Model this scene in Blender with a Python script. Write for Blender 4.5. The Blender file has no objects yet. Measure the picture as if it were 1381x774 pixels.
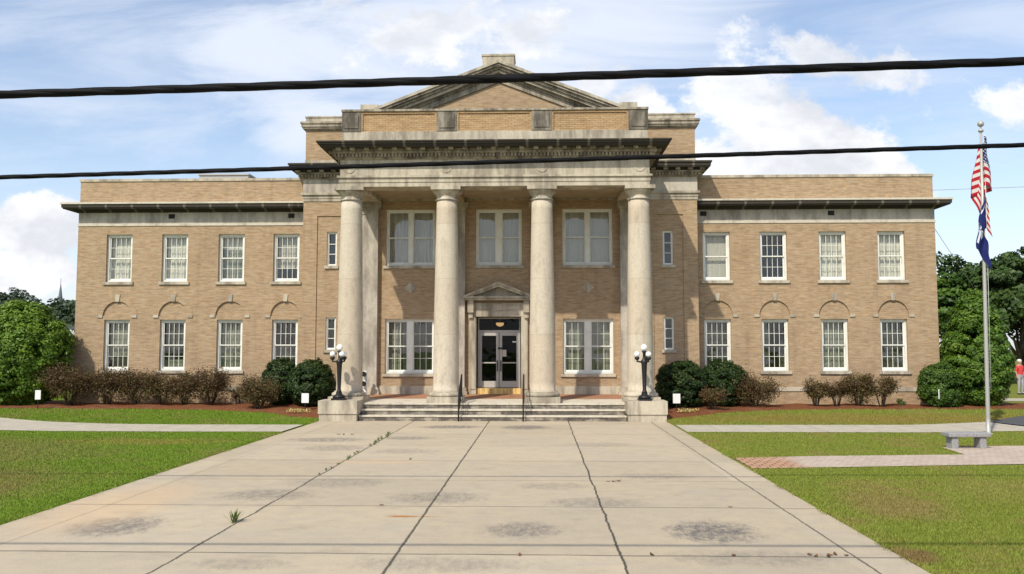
import bpy, bmesh, math, random
import numpy as np
from mathutils import Vector, Matrix
R = math.radians
scene = bpy.context.scene
COL = scene.collection
rng = np.random.default_rng(7)
random.seed(7)

# ------------------------------------------------------------------ helpers
class MB:
    """collects shapes, then links them as ONE mesh object"""
    def __init__(s): s.v=[]; s.f=[]; s.sm=[]; s.mi=[]
    def add(s, verts, faces, smooth=False, mi=0):
        b=len(s.v); s.v+= [tuple(p) for p in verts]
        for f in faces: s.f.append(tuple(b+i for i in f)); s.sm.append(smooth); s.mi.append(mi)
        return s
    def box(s,x0,x1,y0,y1,z0,z1,mi=0):
        v=[(x0,y0,z0),(x1,y0,z0),(x1,y1,z0),(x0,y1,z0),(x0,y0,z1),(x1,y0,z1),(x1,y1,z1),(x0,y1,z1)]
        return s.add(v,[(0,3,2,1),(4,5,6,7),(0,1,5,4),(1,2,6,5),(2,3,7,6),(3,0,4,7)],mi=mi)
    def prism(s,poly,y0,y1):
        """poly: (x,z) points, extruded along y"""
        n=len(poly); v=[(x,y0,z) for x,z in poly]+[(x,y1,z) for x,z in poly]
        f=[tuple(range(n)),tuple(range(2*n-1,n-1,-1))]+[(i,i+n,(i+1)%n+n,(i+1)%n) for i in range(n)]
        return s.add(v,f)
    def lathe(s,prof,cx=0,cy=0,seg=32,smooth=True,caps=True):
        n=len(prof); v=[]
        for r,z in prof:
            for k in range(seg):
                a=2*math.pi*k/seg; v.append((cx+r*math.cos(a),cy+r*math.sin(a),z))
        f=[]
        for i in range(n-1):
            for k in range(seg):
                k2=(k+1)%seg; f.append((i*seg+k,i*seg+k2,(i+1)*seg+k2,(i+1)*seg+k))
        s.add(v,f,smooth)
        if caps:
            b=len(s.v)-n*seg
            s.f.append(tuple(b+k for k in range(seg-1,-1,-1))); s.sm.append(False); s.mi.append(0)
            s.f.append(tuple(b+(n-1)*seg+k for k in range(seg))); s.sm.append(False); s.mi.append(0)
        return s
    def comb(s,a,b,z0,z1,zt,y0,y1,w=.075,step=.134,axis='x'):
        """one toothed strip from a to b: solid between zt..z1, teeth hang to z0"""
        P=[(a,z1)]; x=a
        while x+w<b:
            P+=[(x,z0),(x+w,z0)]
            x+=step
            if x+w<b: P+=[(x-step+w,zt),(x,zt)]
        P+=[(b,zt),(b,z1)] if P[-1][0]<b-1e-6 else [(b,z1)]
        if P[-2][1]==zt: P.insert(-2,(P[-3][0],zt))
        n0=len(s.v); s.prism(P,y0,y1)
        if axis=='y':
            for i in range(n0,len(s.v)):
                X,Y,Z=s.v[i]; s.v[i]=(Y,X,Z)
        return s
    def tube(s,pts,rad,seg=8,smooth=True):
        pts=[Vector(p) for p in pts]; n=len(pts)
        if not hasattr(rad,'__len__'): rad=[rad]*n
        v=[]
        for i,p in enumerate(pts):
            d=(pts[min(i+1,n-1)]-pts[max(i-1,0)]).normalized()
            a=d.orthogonal().normalized() if abs(d.z)>.9 else d.cross(Vector((0,0,1))).normalized()
            if abs(d.z)>.9:
                a=(Vector((1,0,0))-d*d.x).normalized()
            b=d.cross(a)
            for k in range(seg):
                t=2*math.pi*k/seg; v.append(p+(a*math.cos(t)+b*math.sin(t))*rad[i])
        f=[(i*seg+k,i*seg+(k+1)%seg,(i+1)*seg+(k+1)%seg,(i+1)*seg+k) for i in range(n-1) for k in range(seg)]
        s.add(v,f,smooth)
        b=len(s.v)-n*seg
        s.f.append(tuple(b+k for k in range(seg-1,-1,-1))); s.sm.append(False); s.mi.append(0)
        s.f.append(tuple(b+(n-1)*seg+k for k in range(seg))); s.sm.append(False); s.mi.append(0)
        return s
    def sphere(s,c,r,seg=20,rings=12,sq=1.0):
        prof=[(max(1e-4,r*math.sin(math.pi*i/rings)),c[2]-r*sq*math.cos(math.pi*i/rings)) for i in range(rings+1)]
        return s.lathe(prof,c[0],c[1],seg,caps=False)
    def build(s,name,mat,parent=None):
        me=bpy.data.meshes.new(name); me.from_pydata(s.v,[],s.f)
        mats=mat if isinstance(mat,(list,tuple)) else [mat]
        for m in mats: me.materials.append(m)
        me.polygons.foreach_set('use_smooth',s.sm)
        me.polygons.foreach_set('material_index',s.mi)
        bm=bmesh.new(); bm.from_mesh(me); bmesh.ops.recalc_face_normals(bm,faces=bm.faces); bm.to_mesh(me); bm.free()
        boxuv(me); me.update()
        o=bpy.data.objects.new(name,me); COL.objects.link(o)
        if parent: o.parent=parent
        return o

def boxuv(me):
    uv=me.uv_layers.new(name='UVMap') if not me.uv_layers else me.uv_layers[0]
    n=len(me.loops)
    if n==0: return
    vi=np.empty(n,dtype=np.int32); me.loops.foreach_get('vertex_index',vi)
    co=np.empty(len(me.vertices)*3); me.vertices.foreach_get('co',co); co=co.reshape(-1,3)
    pn=np.empty(len(me.polygons)*3); me.polygons.foreach_get('normal',pn); pn=np.abs(pn.reshape(-1,3))
    lt=np.empty(len(me.polygons),dtype=np.int32); me.polygons.foreach_get('loop_total',lt)
    ax=np.repeat(np.argmax(pn,axis=1),lt); c=co[vi]
    u=np.where(ax==0,c[:,1],c[:,0]); v=np.where(ax==2,c[:,1],c[:,2])
    uv.data.foreach_set('uv',np.stack([u,v],1).ravel())

def tag(o,label=None,cat=None,group=None,kind=None):
    if label: o['label']=label
    if cat: o['category']=cat
    if group: o['group']=group
    if kind: o['kind']=kind
    return o
def thing(name,label,cat,loc=(0,0,0),group=None,rz=0):
    o=bpy.data.objects.new(name,None); COL.objects.link(o); o.location=loc; o.rotation_euler=(0,0,rz)
    o.empty_display_size=.3
    return tag(o,label,cat,group)
def cut(o,cutter):
    """boolean difference of mesh object o by MB cutter, applied"""
    c=cutter.build('cutter',None) if False else None
    me=bpy.data.meshes.new('c'); me.from_pydata(cutter.v,[],cutter.f)
    bm=bmesh.new(); bm.from_mesh(me); bmesh.ops.recalc_face_normals(bm,faces=bm.faces); bm.to_mesh(me); bm.free()
    c=bpy.data.objects.new('c',me); COL.objects.link(c)
    m=o.modifiers.new('b','BOOLEAN'); m.operation='DIFFERENCE'; m.solver='EXACT'; m.object=c
    dg=bpy.context.evaluated_depsgraph_get(); dg.update()
    new=bpy.data.meshes.new_from_object(o.evaluated_get(dg))
    o.modifiers.clear(); old=o.data; o.data=new; new.name=old.name
    bpy.data.objects.remove(c); bpy.data.meshes.remove(me)
    boxuv(new)

# ------------------------------------------------------------------ node helpers
class NT:
    def __init__(s,nt): s.t=nt; s.n=nt.nodes; s.l=nt.links
    def new(s,t,**k):
        n=s.n.new(t)
        for a,b in k.items(): setattr(n,a,b)
        return n
    def put(s,sock,val):
        if isinstance(val,bpy.types.NodeSocket): s.l.new(val,sock)
        elif val is not None: sock.default_value=val
    def m(s,op,a,b=None,c=None,clamp=False):
        n=s.new('ShaderNodeMath',operation=op,use_clamp=clamp); s.put(n.inputs[0],a); s.put(n.inputs[1],b)
        if c is not None: s.put(n.inputs[2],c)
        return n.outputs[0]
    def mix(s,f,a,b,typ='RGBA',blend='MIX'):
        n=s.new('ShaderNodeMix',data_type=typ)
        if typ=='RGBA':
            n.blend_type=blend; s.put(n.inputs['Factor'],f); s.put(n.inputs[6],col(a)); s.put(n.inputs[7],col(b)); return n.outputs[2]
        s.put(n.inputs[0],f); s.put(n.inputs[2],a); s.put(n.inputs[3],b); return n.outputs[0]
    def noise(s,vec,scale,detail=4,rough=.55,out=0,dist=0):
        n=s.new('ShaderNodeTexNoise'); s.put(n.inputs['Vector'],vec); n.inputs['Scale'].default_value=scale
        n.inputs['Detail'].default_value=detail; n.inputs['Roughness'].default_value=rough; n.inputs['Distortion'].default_value=dist
        return n.outputs[out]
    def ramp(s,f,lo,hi,a=0.,b=1.):
        n=s.new('ShaderNodeMapRange',interpolation_type='SMOOTHSTEP'); s.put(n.inputs[0],f)
        for i,v in enumerate((lo,hi,a,b)): s.put(n.inputs[i+1],v)
        return n.outputs[0]
    def scale(s,vec,xyz):
        n=s.new('ShaderNodeVectorMath',operation='MULTIPLY'); s.put(n.inputs[0],vec); n.inputs[1].default_value=xyz; return n.outputs[0]
    def xyz(s,vec):
        n=s.new('ShaderNodeSeparateXYZ'); s.put(n.inputs[0],vec); return n.outputs
    def comb(s,x,y,z):
        n=s.new('ShaderNodeCombineXYZ'); s.put(n.inputs[0],x); s.put(n.inputs[1],y); s.put(n.inputs[2],z); return n.outputs[0]
    def pos(s): return s.new('ShaderNodeNewGeometry').outputs['Position']
def col(c): return c if isinstance(c,bpy.types.NodeSocket) or len(c)==4 else (*c,1)

def mat(name,fn=None,base=(.5,.5,.5),rough=.8,metal=0,spec=.3):
    m=bpy.data.materials.new(name); m.use_nodes=True; t=NT(m.node_tree)
    p=m.node_tree.nodes['Principled BSDF']
    p.inputs['Base Color'].default_value=(*base,1); p.inputs['Roughness'].default_value=rough
    p.inputs['Metallic'].default_value=metal; p.inputs['Specular IOR Level'].default_value=spec
    if fn: fn(t,p)
    return m
def setc(t,p,c): t.put(p.inputs['Base Color'],c)
def bump(t,p,h,strength=.3,dist=.02):
    b=t.new('ShaderNodeBump'); b.inputs['Strength'].default_value=strength; b.inputs['Distance'].default_value=dist
    t.put(b.inputs['Height'],h); t.l.new(b.outputs[0],p.inputs['Normal'])

# ------------------------------------------------------------------ materials
def f_brick(c1,c2,mort,dirt=.35):
    def f(t,p):
        uv=t.new('ShaderNodeTexCoord').outputs['UV']
        b=t.new('ShaderNodeTexBrick'); t.put(b.inputs['Vector'],uv); b.inputs['Scale'].default_value=1
        b.inputs['Brick Width'].default_value=.215; b.inputs['Row Height'].default_value=.075
        b.inputs['Mortar Size'].default_value=.008; b.inputs['Mortar Smooth'].default_value=.2; b.inputs['Bias'].default_value=0
        b.inputs['Color1'].default_value=(*c1,1); b.inputs['Color2'].default_value=(*c2,1); b.inputs['Mortar'].default_value=(*mort,1)
        n1=t.noise(t.scale(uv,(2.2,13.3,1)),1.0,3,.7)
        n2=t.noise(t.scale(uv,(.35,.5,1)),1.0,4,.6)
        c=t.mix(t.ramp(n1,.40,.66,0,.75),b.outputs['Color'],t.mix(1.0,b.outputs['Color'],(.72,.66,.60),blend='MULTIPLY'))
        c=t.mix(t.ramp(n2,.45,.75,0,dirt),c,t.mix(1.0,c,(.62,.58,.55),blend='MULTIPLY'))
        n3=t.noise(t.scale(uv,(4.6,13.3,1)),1.0,0,.5)
        c=t.mix(t.ramp(n3,.55,.75,0,.6),c,t.mix(1.0,c,(1.25,1.12,.95),blend='MULTIPLY'))
        n4=t.noise(t.scale(uv,(2.6,.22,1)),1.0,5,.65)   # soot and damp running down the wall
        c=t.mix(t.ramp(n4,.50,.72,0,.40),c,t.mix(1.0,c,(.66,.64,.62),blend='MULTIPLY'))
        n5=t.noise(t.scale(uv,(1.1,1.6,1)),1.0,3,.5)
        c=t.mix(t.ramp(n5,.55,.72,0,.30),c,t.mix(1.0,c,(1.18,1.14,1.10),blend='MULTIPLY'))
        setc(t,p,c); bump(t,p,t.m('SUBTRACT',1,b.outputs['Fac']),.4,.006)
    return f
BRICK=mat('tan_brick',f_brick((.440,.318,.205),(.372,.258,.160),(.41,.335,.245)),rough=.9,spec=.15)
BRICKP=mat('panel_brick',f_brick((.50,.345,.195),(.43,.285,.15),(.27,.20,.135)),rough=.9,spec=.15)
BRICKF=mat('porch_brick',f_brick((.42,.20,.11),(.36,.17,.09),(.35,.24,.17)),rough=.85)

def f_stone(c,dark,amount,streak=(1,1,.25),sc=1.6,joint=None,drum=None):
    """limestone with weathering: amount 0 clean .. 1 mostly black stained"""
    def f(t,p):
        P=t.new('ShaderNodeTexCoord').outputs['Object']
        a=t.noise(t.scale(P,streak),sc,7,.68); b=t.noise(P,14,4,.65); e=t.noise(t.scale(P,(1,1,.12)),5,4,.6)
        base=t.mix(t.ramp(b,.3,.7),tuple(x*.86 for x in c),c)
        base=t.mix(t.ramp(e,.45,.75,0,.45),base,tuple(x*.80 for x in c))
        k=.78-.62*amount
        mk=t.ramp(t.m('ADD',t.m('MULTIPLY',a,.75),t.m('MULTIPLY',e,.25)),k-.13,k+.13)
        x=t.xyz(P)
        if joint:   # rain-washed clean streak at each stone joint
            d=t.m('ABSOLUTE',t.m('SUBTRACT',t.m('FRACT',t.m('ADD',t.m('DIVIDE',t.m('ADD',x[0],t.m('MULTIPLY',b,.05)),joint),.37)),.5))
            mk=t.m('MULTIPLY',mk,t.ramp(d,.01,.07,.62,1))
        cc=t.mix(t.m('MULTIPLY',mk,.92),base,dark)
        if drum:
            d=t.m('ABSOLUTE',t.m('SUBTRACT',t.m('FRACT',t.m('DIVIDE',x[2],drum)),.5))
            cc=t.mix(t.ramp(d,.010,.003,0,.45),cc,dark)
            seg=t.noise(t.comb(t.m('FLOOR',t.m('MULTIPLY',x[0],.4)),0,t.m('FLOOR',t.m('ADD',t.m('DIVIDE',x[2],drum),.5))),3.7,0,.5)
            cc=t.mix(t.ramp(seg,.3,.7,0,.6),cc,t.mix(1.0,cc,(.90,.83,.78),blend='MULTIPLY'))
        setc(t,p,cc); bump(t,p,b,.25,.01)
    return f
STONE=mat('limestone',f_stone((.56,.495,.39),(.22,.185,.145),.42),rough=.85,spec=.2)
STONEC=mat('column_limestone',f_stone((.585,.515,.41),(.36,.31,.24),.28,(1,1,.5),3.6,drum=2.05),rough=.85,spec=.2)
STONEG=mat('grimy_limestone',f_stone((.43,.37,.285),(.10,.085,.068),.42,(1,1,.3),2.4),rough=.9,spec=.15)
STONED=mat('stained_shaded_limestone',f_stone((.36,.31,.24),(.028,.025,.021),.80,(2.6,1,.15),1.8,joint=1.12),rough=.9,spec=.15)  # near-black mixes real stains with soffit shadow put into the colour
STONEF=mat('frieze_limestone',f_stone((.56,.50,.42),(.22,.19,.16),.42,(.6,1,.3),1.6),rough=.85,spec=.2)
STONEP=mat('sooty_pedestal_stone',f_stone((.36,.315,.25),(.075,.065,.055),.52,(1.2,1,.4),2.0),rough=.9,spec=.15)
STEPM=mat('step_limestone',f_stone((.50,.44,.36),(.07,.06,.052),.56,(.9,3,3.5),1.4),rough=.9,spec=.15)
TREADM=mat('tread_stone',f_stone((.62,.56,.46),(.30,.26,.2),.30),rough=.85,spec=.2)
WHITE=mat('white_paint',lambda t,p: setc(t,p,t.mix(t.ramp(t.noise(t.pos(),3,5,.6),.4,.7),(.78,.77,.72),(.70,.68,.61))),rough=.5)
CREAM=mat('cream_paint',base=(.52,.47,.40),rough=.6)
CEILM=mat('porch_ceiling_plaster',lambda t,p: setc(t,p,t.mix(t.ramp(t.noise(t.pos(),1.5,5,.6),.35,.7),(.42,.33,.225),(.34,.26,.17))),rough=.9)
BLACK=mat('black_iron',base=(.012,.012,.013),rough=.45,spec=.4)
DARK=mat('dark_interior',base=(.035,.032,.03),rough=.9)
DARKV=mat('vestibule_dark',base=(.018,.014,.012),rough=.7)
ALU=mat('door_aluminium',base=(.46,.435,.41),rough=.5,metal=.15)
STEEL=mat('flagpole_aluminium',base=(.42,.41,.39),rough=.5,metal=.3)
GLOBE=mat('white_globe_glass',base=(.86,.86,.84),rough=.25,spec=.5)
BRASS=mat('brass_ball',base=(.55,.52,.42),rough=.3,metal=.8)
GRAN=mat('granite_bench',lambda t,p: setc(t,p,t.mix(t.ramp(t.noise(t.pos(),40,3,.7),.35,.65),(.36,.35,.35),(.20,.195,.20))),rough=.7)
SIGNW=mat('sign_white',base=(.82,.82,.80),rough=.5)
ROOFM=mat('roof_membrane',base=(.33,.31,.28),rough=.9)
METAL=mat('roof_unit_metal',base=(.42,.40,.37),rough=.6)
THRESH=mat('yellow_glazed_step',lambda t,p: setc(t,p,t.mix(t.ramp(t.noise(t.scale(t.pos(),(9,1,1)),1,2,.6),.4,.6),(.75,.52,.20),(.50,.32,.12))),rough=.35)

def f_glass(tint,gl):
    def f(t,p):
        nt=t.t; out=[n for n in nt.nodes if n.type=='OUTPUT_MATERIAL'][0]
        tr=t.new('ShaderNodeBsdfTransparent'); tr.inputs[0].default_value=(*tint,1)
        g=t.new('ShaderNodeBsdfGlossy'); g.inputs['Color'].default_value=(.92,.95,1,1); g.inputs['Roughness'].default_value=.02
        ge=t.new('ShaderNodeNewGeometry'); dp=t.new('ShaderNodeVectorMath',operation='DOT_PRODUCT'); t.l.new(ge.outputs['Normal'],dp.inputs[0]); t.l.new(ge.outputs['Incoming'],dp.inputs[1])
        fr=t.m('MULTIPLY_ADD',t.m('POWER',t.m('SUBTRACT',1,t.m('ABSOLUTE',dp.outputs['Value']),clamp=True),5),.96,.035)
        n=t.noise(t.pos(),1.1,2,.5); b=t.new('ShaderNodeBump'); b.inputs['Strength'].default_value=.06; b.inputs['Distance'].default_value=.15
        t.put(b.inputs['Height'],n); t.l.new(b.outputs[0],g.inputs['Normal'])
        mx=t.new('ShaderNodeMixShader'); t.put(mx.inputs[0],t.m('MULTIPLY',fr,gl,clamp=True)); t.l.new(tr.outputs[0],mx.inputs[1]); t.l.new(g.outputs[0],mx.inputs[2])
        t.l.new(mx.outputs[0],out.inputs[0])
    return f
GLASS=mat('window_glass',f_glass((.90,.90,.88),1.3))
GLASSD=mat('door_glass',f_glass((.55,.55,.55),.3))

def f_curt(c1,c2):
    def f(t,p):
        n=t.noise(t.scale(t.pos(),(6,6,.5)),1.6,4,.6)
        setc(t,p,t.mix(t.ramp(n,.35,.65),c1,c2))
    return f
CUR={'white':mat('white_sheer',f_curt((.84,.82,.73),(.64,.64,.56)),rough=.9),
     'green':mat('pale_green_drape',f_curt((.33,.345,.28),(.21,.23,.18)),rough=.9),
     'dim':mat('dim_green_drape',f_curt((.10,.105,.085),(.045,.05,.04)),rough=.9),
     'grey':mat('grey_sheer',f_curt((.60,.58,.52),(.47,.46,.42)),rough=.9),
     'blind':mat('pale_roller_blind',f_curt((.62,.60,.53),(.54,.53,.47)),rough=.9)}

# ------------------------------------------------------------------ terrain
def sst(a,b,x):
    t=np.clip((np.asarray(x,float)-a)/(b-a),0,1); return t*t*(3-2*t)
def H(x,y):
    """lawn height"""
    return .03+.20*sst(-6.4,-.8,y)+0*np.asarray(x,float)
def pip(px,py,poly):
    ins=np.zeros(px.shape,bool); n=len(poly)
    for i in range(n):
        x1,y1=poly[i]; x2,y2=poly[(i+1)%n]
        c=((y1>py)!=(y2>py))&(px<(x2-x1)*(py-y1)/(y2-y1+1e-12)+x1); ins^=c
    return ins

def f_lawn(dirt):
    def f(t,p):
        P=t.pos()
        a=t.noise(P,.55,5,.62); b=t.noise(P,2.6,5,.65); c=t.noise(P,30,2,.6); x=t.xyz(P)
        side=t.ramp(x[0],-8,7)
        g=t.mix(t.ramp(c,.3,.7),(.105,.175,.014),(.205,.295,.036))
        g=t.mix(side,g,t.mix(t.ramp(c,.3,.7),(.138,.172,.024),(.24,.275,.05)))
        dry=t.ramp(t.m('ADD',t.m('MULTIPLY',a,.65),t.m('MULTIPLY',b,.35)),.47,.66)
        dc=t.mix(t.ramp(b,.35,.65),(.32,.255,.085),(.25,.185,.07))
        k=t.mix(t.m('MULTIPLY',dry,t.mix(side,.55,.78,'FLOAT')),g,dc)
        # worn brownish patch left and the dry patch right
        def blob(cx,cy,rx,ry):
            d=t.m('ADD',t.m('POWER',t.m('DIVIDE',t.m('SUBTRACT',x[0],cx),rx),2),t.m('POWER',t.m('DIVIDE',t.m('SUBTRACT',x[1],cy),ry),2))
            return t.ramp(t.m('ADD',d,t.m('MULTIPLY',t.m('SUBTRACT',b,.5),2.2)),1.3,.0)
        for bb,cc,s in (((-10.5,-20.0,3.6,3.6),(.26,.20,.075),.85),((-14.5,-14.5,6,3.6),(.24,.21,.07),.75),((-9.0,-12.0,2.6,.8),(.27,.24,.05),.6),((7.4,-20.8,.9,1.5),(.27,.19,.08),.65),((11,-19.5,2.5,1.6),(.28,.24,.08),.4),((6.25,-24.2,.3,.5),(.2,.12,.06),.8),((14,-4.5,9,1.6),(.25,.19,.05),.8)):
            k=t.mix(t.m('MULTIPLY',blob(*bb),s),k,cc)
        if dirt: k=t.mix(1.0,k,(.8,.8,.8),blend='MULTIPLY')
        setc(t,p,k)
    return f
LAWN=mat('lawn_turf',f_lawn(True),rough=.95,spec=.05)
BLADE=mat('grass_blades',f_lawn(False),rough=.7,spec=.15)

def f_concrete(t,p):
    P=t.pos(); x=t.xyz(P)
    a=t.noise(P,.35,5,.6); b=t.noise(P,3.0,6,.68); c=t.noise(P,45,2,.6); st=t.noise(t.scale(P,(.5,1.6,1)),1.2,6,.7)
    k=t.mix(t.ramp(a,.35,.65),(.515,.425,.30),(.475,.40,.295))
    k=t.mix(t.ramp(b,.38,.72,0,.55),k,(.385,.325,.255))
    k=t.mix(t.ramp(c,.42,.72,0,.5),k,(.34,.285,.225))
    slab=t.noise(t.comb(t.m('FLOOR',t.m('DIVIDE',t.m('ADD',x[0],2.76),2.72)),t.m('FLOOR',t.m('DIVIDE',t.m('ADD',x[1],24.2),3.0)),0),1.73,0,.5)
    k=t.mix(t.ramp(slab,.35,.65,0,.65),k,t.mix(1.0,k,(.86,.85,.84),blend='MULTIPLY'))
    sp=t.noise(P,95,2,.6); k=t.mix(t.ramp(sp,.58,.72,0,.45),k,(.20,.17,.14))
    wear=t.noise(t.scale(P,(.8,1.3,1)),.9,7,.72); k=t.mix(t.ramp(wear,.54,.70,0,.55),k,t.mix(1.0,k,(.76,.74,.73),blend='MULTIPLY'))
    k=t.mix(t.ramp(st,.52,.74,0,.5),k,(.36,.325,.285))
    fine=t.noise(t.scale(P,(1,.5,1)),7.5,9,.86,dist=.3)
    def blob(cx,cy,rx,ry,s,cc=(.115,.108,.105),lo=.42,hi=.68):
        nonlocal k
        d=t.m('ADD',t.m('POWER',t.m('DIVIDE',t.m('SUBTRACT',x[0],cx),rx),2),t.m('POWER',t.m('DIVIDE',t.m('SUBTRACT',x[1],cy),ry),2))
        w=t.ramp(d,1.2,.0)
        mk=t.m('MULTIPLY',t.ramp(t.m('ADD',fine,t.m('MULTIPLY',t.m('SUBTRACT',w,.6),.30)),lo+.02,hi+.06),t.m('POWER',w,.6))
        k=t.mix(t.m('MULTIPLY',mk,s),k,cc)
    for bb in ((-4.45,-22.7,1.0,1.0,.9),(1.44,-22.75,.8,.8,.75),(4.1,-22.8,.95,1.1,1.0),(4.3,-24.3,1.6,.6,.45),(-.1,-20.2,1.2,.9,.6),(-3.1,-20.0,1.3,.9,.6),(2.6,-20.6,1.3,.7,.5),(-1.2,-7.0,1.6,.9,1.0),(1.2,-7.1,1.2,1.1,1.0),
               (-2.1,-10.5,1.2,.7,.7),(-4.3,-11.0,1.7,.9,.75),(-3.6,-13.0,1.4,1.0,.5),(-1.7,-13.6,1.3,.8,.4),(-2.2,-18.6,1.5,.9,.45),(.5,-24.7,1.6,.6,.4),(-1.9,-24.8,1.0,.4,.4),(4.0,-17.6,1.2,.7,.4),(1.9,-18.9,1,.6,.4),(3.4,-12,1.4,.8,.35)):
        blob(*bb)
    blob(-.42,-21.85,.28,.09,1.0,(.36,.15,.04),.25,.5); blob(-.2,-21.85,.5,.05,.8,(.38,.19,.07),.3,.6)
    blob(-5.2,-21,1.2,3,.35,(.62,.40,.22),.3,.6); blob(-2.0,-15.6,1.6,.5,.35,(.58,.38,.22),.3,.6)
    # dirt-filled joints, running crooked where the slab has cracked
    w1=t.m('MULTIPLY',t.m('SUBTRACT',t.noise(t.comb(0,x[1],0),.8,5,.7),.5),.30)
    w2=t.m('MULTIPLY',t.m('SUBTRACT',t.noise(t.comb(7,x[1],3),3.0,3,.6),.5),.05)
    br=t.noise(P,1.2,4,.6)
    def jx(x0,wob,wid,s):
        nonlocal k
        d=t.m('ABSOLUTE',t.m('SUBTRACT',x[0],t.m('ADD',t.m('MULTIPLY_ADD',w1,wob,w2),x0)))
        wd=t.m('MULTIPLY',t.m('ADD',t.m('MULTIPLY',br,1.2),.4),wid)
        k=t.mix(t.m('MULTIPLY',t.ramp(d,wd,t.m('MULTIPLY',wd,.35)),s),k,(.045,.042,.034))
    for a_ in ((-2.76,.45,.027,.85),(-.1,.12,.028,.85),(2.68,.5,.025,.9),(5.55,.15,.024,.75),(-5.35,.3,.022,.3)): jx(*a_)
    w3=t.m('MULTIPLY',t.m('SUBTRACT',t.noise(t.comb(x[0],5,0),1.1,4,.6),.5),.07)
    for y0,wid,s in ((-24.22,.036,.75),(-21.0,.032,.65),(-18.25,.03,.45),(-15.4,.04,.4),(-12.3,.04,.35),(-9.3,.04,.3)):
        d=t.m('ABSOLUTE',t.m('SUBTRACT',x[1],t.m('ADD',w3,y0)))
        wd=t.m('MULTIPLY',t.m('ADD',t.m('MULTIPLY',br,1.3),.35),wid)
        k=t.mix(t.m('MULTIPLY',t.ramp(d,wd,t.m('MULTIPLY',wd,.3)),s),k,(.075,.066,.052))
    setc(t,p,k); bump(t,p,t.m('ADD',c,b),.2,.01)
CONC=mat('driveway_concrete',f_concrete,rough=.92,spec=.15)
def f_path(t,p):
    P=t.pos(); b=t.noise(P,2,6,.65); x=t.xyz(P)
    k=t.mix(t.ramp(b,.35,.7),(.46,.41,.33),(.37,.335,.275))
    d=t.m('ABSOLUTE',t.m('SUBTRACT',t.m('FRACT',t.m('DIVIDE',x[0],1.6)),.5))
    k=t.mix(t.ramp(d,.012,.004,0,.6),k,(.1,.09,.07))
    setc(t,p,k)
PATH=mat('path_concrete',f_path,rough=.92,spec=.15)
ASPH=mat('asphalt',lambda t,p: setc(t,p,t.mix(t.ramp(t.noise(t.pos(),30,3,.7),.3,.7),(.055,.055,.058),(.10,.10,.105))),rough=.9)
def f_pav(t,p):
    P=t.pos(); x=t.xyz(P)
    b=t.new('ShaderNodeTexBrick'); t.put(b.inputs['Vector'],t.comb(t.m('ADD',x[0],t.m('MULTIPLY',x[1],.35)),t.m('SUBTRACT',x[1],t.m('MULTIPLY',x[0],.35)),0)); b.inputs['Scale'].default_value=1
    b.inputs['Brick Width'].default_value=.21; b.inputs['Row Height'].default_value=.105; b.inputs['Mortar Size'].default_value=.006
    n=t.noise(P,.9,4,.6)
    b.inputs['Color1'].default_value=(.52,.42,.34,1); b.inputs['Color2'].default_value=(.42,.33,.27,1); b.inputs['Mortar'].default_value=(.24,.2,.15,1)
    o=t.new('ShaderNodeTexBrick'); t.put(o.inputs['Vector'],t.comb(x[0],x[1],0)); o.inputs['Scale'].default_value=1
    o.inputs['Brick Width'].default_value=.22; o.inputs['Row Height'].default_value=.22; o.inputs['Mortar Size'].default_value=.02
    o.inputs['Color1'].default_value=(.50,.285,.175,1); o.inputs['Color2'].default_value=(.44,.25,.16,1); o.inputs['Mortar'].default_value=(.16,.10,.06,1)
    e=t.ramp(t.m('ADD',x[0],t.m('MULTIPLY',t.m('SUBTRACT',n,.5),.8)),7.0,7.7)
    c=t.mix(e,o.outputs[0],b.outputs[0])
    c=t.mix(t.ramp(n,.5,.75,0,.5),c,(.50,.43,.34))
    setc(t,p,c)
PAVE=mat('brick_pavers',f_pav,rough=.9)
def f_mulch(t,p):
    P=t.pos(); a=t.noise(P,22,4,.7); b=t.noise(P,2,4,.6)
    k=t.mix(t.ramp(a,.35,.65),(.11,.040,.020),(.26,.105,.05))
    k=t.mix(t.ramp(b,.5,.7,0,.5),k,(.22,.13,.08)); setc(t,p,k); bump(t,p,a,1,.04)
MULCH=mat('red_mulch',f_mulch,rough=.95,spec=.05)

def leafmat(name,c1,c2,c3,trans=.25,rough=.5):
    def f(t,p):
        a=t.new('ShaderNodeAttribute',attribute_name='tint').outputs['Fac']
        n=t.new('ShaderNodeValToRGB'); t.put(n.inputs[0],a); e=n.color_ramp.elements
        e[0].position=0; e[0].color=(*c1,1); e[1].position=1; e[1].color=(*c3,1); m=e.new(.55); m.color=(*c2,1)
        setc(t,p,n.outputs[0]); p.inputs['Roughness'].default_value=rough; p.inputs['Specular IOR Level'].default_value=.35
        out=[q for q in t.n if q.type=='OUTPUT_MATERIAL'][0]
        tr=t.new('ShaderNodeBsdfTranslucent'); t.put(tr.inputs[0],n.outputs[0]); mx=t.new('ShaderNodeMixShader'); mx.inputs[0].default_value=trans
        t.l.new(p.outputs[0],mx.inputs[1]); t.l.new(tr.outputs[0],mx.inputs[2]); t.l.new(mx.outputs[0],out.inputs[0])
    return mat(name,f)
L_BRIGHT=leafmat('bright_evergreen_leaf',(.045,.095,.006),(.105,.195,.012),(.20,.30,.03))
L_DEEP=leafmat('deep_evergreen_leaf',(.026,.062,.008),(.062,.125,.012),(.13,.20,.028))
L_CONE=leafmat('conical_evergreen_leaf',(.034,.080,.007),(.082,.160,.012),(.165,.25,.03))
L_BUSH=leafmat('dark_bush_leaf',(.012,.028,.005),(.024,.052,.008),(.062,.095,.016))
L_BROWN=leafmat('bronze_shrub_leaf',(.060,.030,.014),(.140,.082,.034),(.125,.150,.040))
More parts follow.
